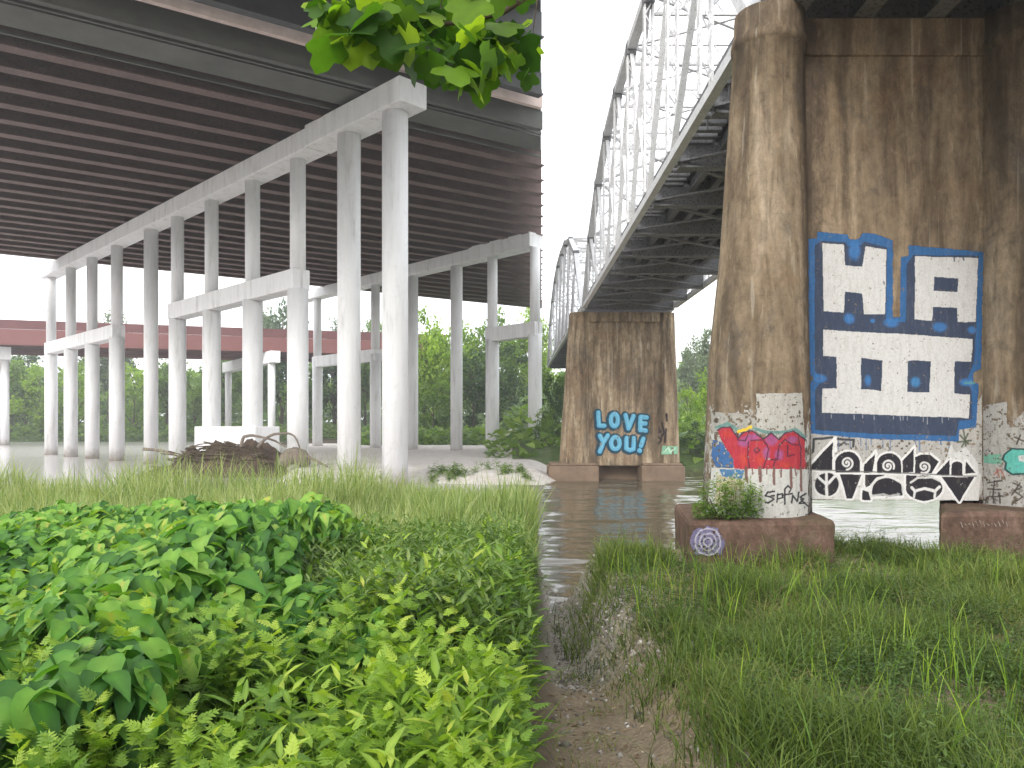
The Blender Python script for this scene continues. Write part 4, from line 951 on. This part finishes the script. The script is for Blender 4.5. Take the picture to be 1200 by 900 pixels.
# --- trees
def tree_meshes(seed, kind):
    """unit tree: height 1, crown half width about .35; returns crown arrays and trunk builder"""
    rs = np.random.default_rng(seed); rnd = random.Random(seed)
    nb = 60 if kind != 'bush' else 34
    lo = {'tree': .16, 'tall': .30, 'bush': .02}[kind]
    cs = []
    while len(cs) < nb:
        p_ = rs.uniform(-1, 1, 3)
        rr = np.hypot(p_[0], p_[1]); hmax = {'tree': 1-.75*abs(p_[2]-.0)**1.7, 'tall': 1-.6*abs(p_[2]+.1)**2, 'bush': 1-.5*max(p_[2], 0)**1.4}[kind]
        if rr < hmax and (rr > .35*hmax or rs.random() < .35): cs.append(p_)
    cs = np.array(cs); w = .36
    C = np.stack([cs[:, 0]*w, cs[:, 1]*w, lo+(1-lo)*(cs[:, 2]+1)/2*.92], -1)
    per = 95; ii = np.repeat(np.arange(nb), per); rad = rs.uniform(.055, .115, nb)
    pos = C[ii]+rs.normal(size=(nb*per, 3))*rad[ii, None]*np.array([.62, .62, .45])
    k = nb*per
    shade = np.clip(rs.uniform(0, .55, nb)[ii]+rs.uniform(-.1, .45, k), 0, 1)
    q4 = (np.array([(-.5, 0, 0), (0, -.12, .06), (.5, 0, 0), (0, .9, -.12)]), np.array([(0, 1, 2, 3)]))
    V, Fc, Rr = scatter_leaves(*q4, pos, rs.uniform(0, 6.28, k), rs.uniform(-.9, .5, k), rs.uniform(-.7, .7, k), rs.uniform(.024, .046, k), shade)
    m = MB(); top = .8 if kind != 'bush' else .5
    m.tube([(0, 0, -.03), (rnd.uniform(-.02, .02), 0, lo+.1), (rnd.uniform(-.04, .04), rnd.uniform(-.03, .03), top)], [.026, .018, .004], 8)
    for c_ in C[::3]:
        z0 = max(.05, c_[2]-.22); m.tube([(0, 0, z0), (c_[0]*.5, c_[1]*.5, (z0+c_[2])/2+.02), tuple(c_)], [.010, .006, .002], 5, cap=False)
    return (V, Fc, Rr), m
_tc = {}
def tree(px, Y, top, wpx, kind, leaf, variant, label, name='tree', cat='tree', group='trees along the river banks'):
    X = (px-600)/F*Y; z0 = float(height(np.array([X]), np.array([Y]))[0])-.15; z1 = EYE+(HOR-top)/F*Y
    key = (kind, leaf, variant)
    root = empty(name, (X, Y, z0), label, cat, group)
    if key not in _tc:
        (V, Fc, Rr), tm = tree_meshes(variant*13+hash(kind) % 1 + len(kind), kind)
        cr = npmesh('crown', V, Fc, M[leaf], None, rnd=Rr); cr.parent = root
        tk = tm.build('trunk', M['bark'], None); tk.parent = root
        _tc[key] = (cr.data, tk.data)
    else:
        for nme, d in zip(('crown', 'trunk'), _tc[key]):
            ob = bpy.data.objects.new(nme, d); COL.objects.link(ob); ob.parent = root
    h = z1-z0; w = wpx/F*Y/.80
    root.scale = (w, w, h); root.rotation_euler.z = random.uniform(0, 6.28)
    return root
LT = [ # px, Y, top y, width px, kind, leaf, variant, label
 (14, 162, 415, 62, 'tree', 'leaf_mid', 1, 'mid green tree on the far bank beside the farthest left bent'),
 (48, 158, 424, 60, 'bush', 'leaf_bright', 2, 'bright yellow green bushy tree in the gap left of the first white column'),
 (30, 175, 402, 60, 'tree', 'leaf_dark', 3, 'dark tree behind the bright bushy tree at the far left'),
 (92, 160, 420, 56, 'bush', 'leaf_bright', 4, 'bright green tree behind the second white column'),
 (128, 182, 358, 60, 'tall', 'leaf_grey', 5, 'tall greyish tree topping the red bridge behind the fourth column'),
 (158, 160, 420, 56, 'bush', 'leaf_bright', 6, 'bright green bushy tree behind the fifth white column'),
 (195, 170, 405, 56, 'tree', 'leaf_mid', 7, 'green tree between the fifth and sixth white columns'),
 (228, 160, 428, 54, 'bush', 'leaf_mid', 8, 'low green tree between the sixth and seventh white columns'),
 (262, 170, 400, 56, 'tree', 'leaf_mid', 9, 'green tree behind the seventh white column'),
 (300, 180, 350, 64, 'tree', 'leaf_grey', 1, 'grey green tree rising over the red bridge behind the eighth column'),
 (330, 172, 340, 60, 'tree', 'leaf_dark', 2, 'dark green tree rising over the red bridge left of the ninth column'),
 (362, 165, 415, 54, 'tree', 'leaf_mid', 3, 'green tree low behind the ninth white column'),
 (392, 172, 372, 60, 'tree', 'leaf_dark', 4, 'dark tree between the ninth and tenth white columns'),
 (428, 168, 368, 58, 'tree', 'leaf_mid', 5, 'green tree just right of the tenth white column'),
 (462, 160, 362, 60, 'tree', 'leaf_mid', 6, 'green tree behind the tallest nearest white column'),
 (498, 118, 358, 70, 'tree', 'leaf_bright', 7, 'bright yellow green tree right of the nearest white column'),
 (528, 128, 350, 70, 'tree', 'leaf_bright', 8, 'yellow green tree whose top shows under the far deck edge'),
 (508, 112, 430, 62, 'bush', 'leaf_mid', 9, 'rounded green bush below the bright tree on the sand bar'),
 (556, 116, 398, 62, 'bush', 'leaf_dark', 1, 'dark leafy thicket left of the strutted rear columns'),
 (580, 130, 355, 70, 'tree', 'leaf_mid', 2, 'green tree behind the strutted rear columns'),
 (604, 114, 400, 62, 'bush', 'leaf_dark', 3, 'dark green thicket between the last two rear columns'),
 (622, 126, 356, 60, 'tree', 'leaf_bright', 4, 'pale green tree over the last rear column'),
 (648, 74, 432, 36, 'bush', 'leaf_dark', 6, 'dark green tree left of the distant LOVE YOU! pier'),
 (640, 64, 468, 30, 'bush', 'leaf_mid', 7, 'green waterside bush left of the distant pier'),
 (660, 88, 425, 40, 'tree', 'leaf_mid', 8, 'green tree below the farther truss span'),
 (806, 62, 440, 34, 'bush', 'leaf_bright', 9, 'bright yellow green bush right beside the distant pier'),
 (828, 66, 424, 44, 'bush', 'leaf_bright', 1, 'bright green vine covered bush between the two piers'),
 (818, 58.5, 492, 40, 'bush', 'leaf_dark', 2, 'dark bush at the water between the two piers'),
 (848, 60, 470, 42, 'bush', 'leaf_mid', 3, 'green bush half hidden by the near left column'),
 (812, 120, 392, 42, 'tree', 'leaf_grey', 4, 'grey green tree beside the distant pier top'),
 (836, 112, 378, 44, 'tree', 'leaf_grey', 5, 'grey green tree under the sky gap between the piers'),
 (862, 105, 372, 50, 'tree', 'leaf_mid', 6, 'green tree behind the near left column'),
]
for t in LT: tree(*t)
# far-off woods closing the horizon
n = 44000
a = U(-1.15, 1.15, n); D = U(205, 300, n); X = D*np.sin(a)*1.3; Y = D*np.cos(a)*.9+20
hz = 11+9*vn(X*.0+a*14, D*.02, 1.0, 3)
Z = U(0, 1, n)**.7*hz+2
V, Fc, Rr = scatter_leaves(np.array([(-.5, 0, 0), (0, -.12, .06), (.5, 0, 0), (0, .9, -.12)]), np.array([(0, 1, 2, 3)]), np.stack([X, Y, Z], -1), U(0, 6.28, n), U(-.9, .4, n), U(-.7, .7, n), U(1.6, 3.4, n), U(0, 1, n))
o = npmesh('distant_woods', V, Fc, M['leaf_mid'], rnd=Rr); tag(o, 'far off green woods closing the view behind the bridges', 'woods', kind='stuff')
# low growth under the far trees
n = 16000
X = U(-115, 8, n); Y = 150+U(0, 22, n); right = rng.random(n) < .35
X = np.where(right, U(-2, 60, n), X); Y = np.where(right, 57+U(0, 30, n), Y)
mid = rng.random(n) < .25; X = np.where(mid, U(-20, 4, n), X); Y = np.where(mid, U(98, 118, n), Y)
keep = (height(X, Y) > .1) & ~((X > 2) & (X < 10.5) & (Y < 60)) & ((X < SEAM*Y) | (Y > 56)); X, Y = X[keep], Y[keep]; n = len(X)
V, Fc, Rr = scatter_leaves(np.array([(-.5, 0, 0), (0, -.12, .06), (.5, 0, 0), (0, .9, -.12)]), np.array([(0, 1, 2, 3)]), np.stack([X, Y, height(X, Y)+U(0, 1, n)**2*2.2], -1), U(0, 6.28, n), U(-.5, 1.0, n), U(-.7, .7, n), U(.5, 1.0, n), U(0, 1, n))
o = npmesh('undergrowth', V, Fc, M['leaf_mid'], rnd=Rr); tag(o, 'low green undergrowth along the far river banks', 'undergrowth', kind='stuff')

# --- overhanging tree: trunk behind the camera, limb reaching out over the bank
ot = empty('overhanging_tree', (-2.2, -2.6, 1.2), 'leafy tree limb with lobed yellow green leaves hanging over the left bank', 'tree')
MB().tube([(-2.2, -2.6, .9), (-2.1, -2.5, 3.0), (-1.9, -2.1, 5.0), (-1.7, -1.6, 7.2)], [.24, .19, .15, .10], 12).build('trunk', M['bark'], ot)
MB().tube([(-1.95, -2.2, 4.7), (-1.4, -.2, 5.6), (-.9, 2.2, 6.0), (-.55, 4.0, 5.85), (-.25, 4.8, 5.75)], [.11, .08, .055, .03, .012], 10).build('limb', M['bark'], ot)
tw = MB(); lp = []
env_x = [372, 400, 420, 440, 470, 500, 530, 560, 600, 632]; env_y = [42, 66, 80, 62, 72, 96, 112, 92, 84, 110]
for k in range(290):
    Yd = random.uniform(3.9, 5.0); px = random.uniform(376, 626); top = -60; bot = float(np.interp(px, env_x, env_y))
    py = bot*random.uniform(.72, 1)-abs(random.gauss(0, .55))*(bot+20)-8
    if px < 400 and py < 0: continue
    p_ = P(px, py, Yd); s = random.uniform(.10, .21)
    if (p_.x+s*.5)/Yd > SEAM: continue
    lp.append((p_, s))
for k in range(11):
    px = 392+random.uniform(14, 24)*k; px = min(px, 622); bot = float(np.interp(px, env_x, env_y)); yy = random.uniform(4.2, 4.8)
    tw.tube([P(px-random.uniform(-40, 60), -60, yy), P(px+random.uniform(-15, 15), -10, yy), P(px, bot*random.uniform(.3, .6), yy-.1)], [.008, .005, .002], 5)
tw.tube([P(628, -12, 4.3), P(590, 14, 4.35), P(545, 26, 4.4), P(495, 30, 4.45), P(445, 38, 4.5), P(405, 34, 4.5)], [.020, .017, .014, .011, .008, .003], 7)
tw.tube([P(560, 22, 4.4), P(545, 48, 4.35), P(532, 78, 4.3)], [.009, .006, .002], 6)
tw.build('twigs', M['bark'], ot)
n = len(lp); pos = np.array([tuple(p_) for p_, s in lp]); sz = np.array([s for p_, s in lp])
V, Fc, Rr = scatter_leaves(*LOBED, pos, U(0, 6.28, n), U(-1.3, -.2, n), U(-.6, .6, n), sz, np.clip(U(0, 1, n)**1.3, 0, 1))
npmesh('foliage', V, Fc, M['maple'], ot, rnd=Rr)

# --- driftwood heap against the bent
dh = empty('driftwood_heap', (-17.5, 47, .3), 'dark brown heap of silt and driftwood lodged against the white columns', 'driftwood heap')
gx_ = np.linspace(-22.6, -12.2, 80); gy_ = np.linspace(45.0, 49.6, 34); HX, HY = np.meshgrid(gx_, gy_)
HZ = .1+1.75*np.exp(-((HX+17.2)/3.4)**4)*np.exp(-((HY-47.4)/1.7)**4)*(.35+1.25*vn(HX, HY, 1.1, 5))+.25*(vn(HX, HY, 3, 3)-.5)-.25*(1-np.exp(-((HY-47.3)/2.1)**6))
ii = np.arange(HX.size).reshape(HX.shape); ff = np.stack([ii[:-1, :-1], ii[:-1, 1:], ii[1:, 1:], ii[1:, :-1]], -1).reshape(-1, 4)
npmesh('silt_mound', np.stack([HX, HY, HZ], -1).reshape(-1, 3), ff, M['silt'], dh)
m = MB()
for k in range(150):
    x0 = random.uniform(-21.5, -13.5); y0 = random.uniform(45.6, 47.5); z0 = .25+1.7*math.exp(-((x0+17.4)/3.0)**4)*random.uniform(.2, 1.0)
    a = random.uniform(-.35, .35); L = random.uniform(.5, 2.0)
    m.tube([(x0-L/2, y0, z0-a*L/2), (x0, y0-random.uniform(0, .2), z0+random.uniform(-.05, .12)), (x0+L/2, y0+random.uniform(-.3, .3), z0+a*L/2)], [.05, .04, .02], 6)
m.build('twigs', M['bark'], dh)
def branch(pts, r, label):
    m = MB(); c0 = [P(*p) for p in pts]; c0 = [c0[0]]+c0+[c0[-1]]; pp = []
    for a_, b_, c_, d_ in zip(c0, c0[1:], c0[2:], c0[3:]):
        for u in (0, .25, .5, .75): pp.append(.5*((2*b_)+(c_-a_)*u+(2*a_-5*b_+4*c_-d_)*u*u+(3*b_-a_-3*c_+d_)*u**3)+Vector((0, 0, random.uniform(-.02, .02))))
    pp.append(c0[-1]); m.tube(pp, [r*(1-.6*i/(len(pp)-1)) for i in range(len(pp))], 9)
    o = m.build('fallen_branch', M['driftwood']); tag(o, label, 'branch', 'branches lodged on the driftwood heap')
branch([(283, 524, 45.6), (286, 512, 45.5), (300, 511, 45.4), (318, 515, 45.2), (334, 523, 45)], .11, 'bent grey branch arching over the top of the driftwood heap')
branch([(302, 524, 44.9), (314, 512, 44.8), (330, 508, 44.7), (345, 511, 44.6), (352, 528, 44.5)], .10, 'hooped grey branch at the right end of the heap against a column')
branch([(343, 526, 44.4), (362, 536, 44.2), (384, 547, 44)], .13, 'straight log sloping down to the sand right of the heap')
branch([(168, 526, 47), (190, 528, 46.8), (205, 533, 46.6), (215, 540, 46.4)], .10, 'pale stick poking out over the water at the left end of the heap')
lg = MB(); lg.tube([P(331, 545, 44.3), P(335, 539, 44.3), P(340, 535, 44.35), P(346, 533, 44.4), P(352, 536, 44.45), P(357, 541, 44.5), P(360, 546, 44.5)], [.30, .44, .50, .47, .52, .40, .22], 14); o = lg.build('stump', M['driftwood']); tag(o, 'squat tan driftwood stump beside the ninth column', 'stump')
# weeds on the sand bar
n = 500; X = U(-9.5, 1.0, n); Y = U(39.5, 42, n); keep = (X < SEAM*Y) & (vn(X, Y, .8, 2) > .58); X, Y = X[keep], Y[keep]
V, Fc, Rr = weeds_at(X, Y, U(.2, .6, len(X)), 22, LANCE, .25)
o = npmesh('sandbar_weeds', V, Fc, M['leaf_mid'], rnd=Rr); tag(o, 'low weeds along the edge of the pale sand bar', 'weeds', kind='stuff')

# ------------------------------------------------------------------ river haze
hm = bpy.data.materials.new('haze'); hm.use_nodes = True; hn = hm.node_tree; hn.nodes.clear()
pv = N(hn, 'ShaderNodeVolumePrincipled'); pv.inputs['Color'].default_value = (.92, .94, .95, 1); pv.inputs['Density'].default_value = .0012; pv.inputs['Anisotropy'].default_value = .2
ho = N(hn, 'ShaderNodeOutputMaterial'); hn.links.new(pv.outputs[0], ho.inputs['Volume'])
hz_ = MB().box(-460, 460, -460, 460, -2.2, 42).build('haze', hm); tag(hz_, kind='stuff', label='thin pale haze over the river')

# ------------------------------------------------------------------ light, sky, camera
EL, AZ = 31, 204        # sun direction: behind the camera, a little to the left
w = bpy.data.worlds.new('World'); S.world = w; w.use_nodes = True; nt = w.node_tree; nt.nodes.clear()
sky = N(nt, 'ShaderNodeTexSky'); sky.sky_type = 'NISHITA'; sky.sun_disc = False
sky.sun_elevation = R(EL); sky.sun_rotation = R(AZ); sky.dust_density = 4; sky.air_density = 1.5
bg1 = N(nt, 'ShaderNodeBackground'); bg1.inputs[1].default_value = .12; nt.links.new(sky.outputs[0], bg1.inputs[0])
tc = N(nt, 'ShaderNodeTexCoord'); cl2 = noise(nt, tc.outputs['Generated'], 2.2, 6, .55)
bg2 = N(nt, 'ShaderNodeBackground'); nt.links.new(ramp(nt, cl2, [(.3, (.80, .84, .90)), (.62, (1, 1, 1))]), bg2.inputs[0]); bg2.inputs[1].default_value = 1.2
mx = N(nt, 'ShaderNodeMixShader'); mx.inputs[0].default_value = .88
nt.links.new(bg1.outputs[0], mx.inputs[1]); nt.links.new(bg2.outputs[0], mx.inputs[2])
wo = N(nt, 'ShaderNodeOutputWorld'); nt.links.new(mx.outputs[0], wo.inputs[0])
sd = bpy.data.lights.new('sun', 'SUN'); sd.energy = 1.0; sd.angle = R(18); sd.color = (1, .985, .96)
so = bpy.data.objects.new('sun', sd); COL.objects.link(so)
az = R(AZ); sv = Vector((math.sin(az)*math.cos(R(EL)), math.cos(az)*math.cos(R(EL)), math.sin(R(EL))))
so.rotation_euler = sv.to_track_quat('Z', 'Y').to_euler(); so.location = sv*60
cd = bpy.data.cameras.new('camera'); cam = bpy.data.objects.new('camera', cd); COL.objects.link(cam)
cd.sensor_fit = 'HORIZONTAL'; cd.sensor_width = 36; cd.lens = 36*F/1200; cd.shift_y = (HOR-450)/1200
cd.clip_start = .05; cd.clip_end = 5000
cam.location = (0, 0, EYE); cam.rotation_euler = (R(90), 0, 0); S.camera = cam
S.render.engine = 'CYCLES'
S.view_settings.view_transform = 'Standard'; S.view_settings.look = 'None'; S.view_settings.exposure = 1.2; S.view_settings.gamma = 1
S.cycles.use_denoising = True; S.cycles.max_bounces = 6; S.cycles.diffuse_bounces = 3; S.cycles.transmission_bounces = 3; S.cycles.transparent_max_bounces = 4
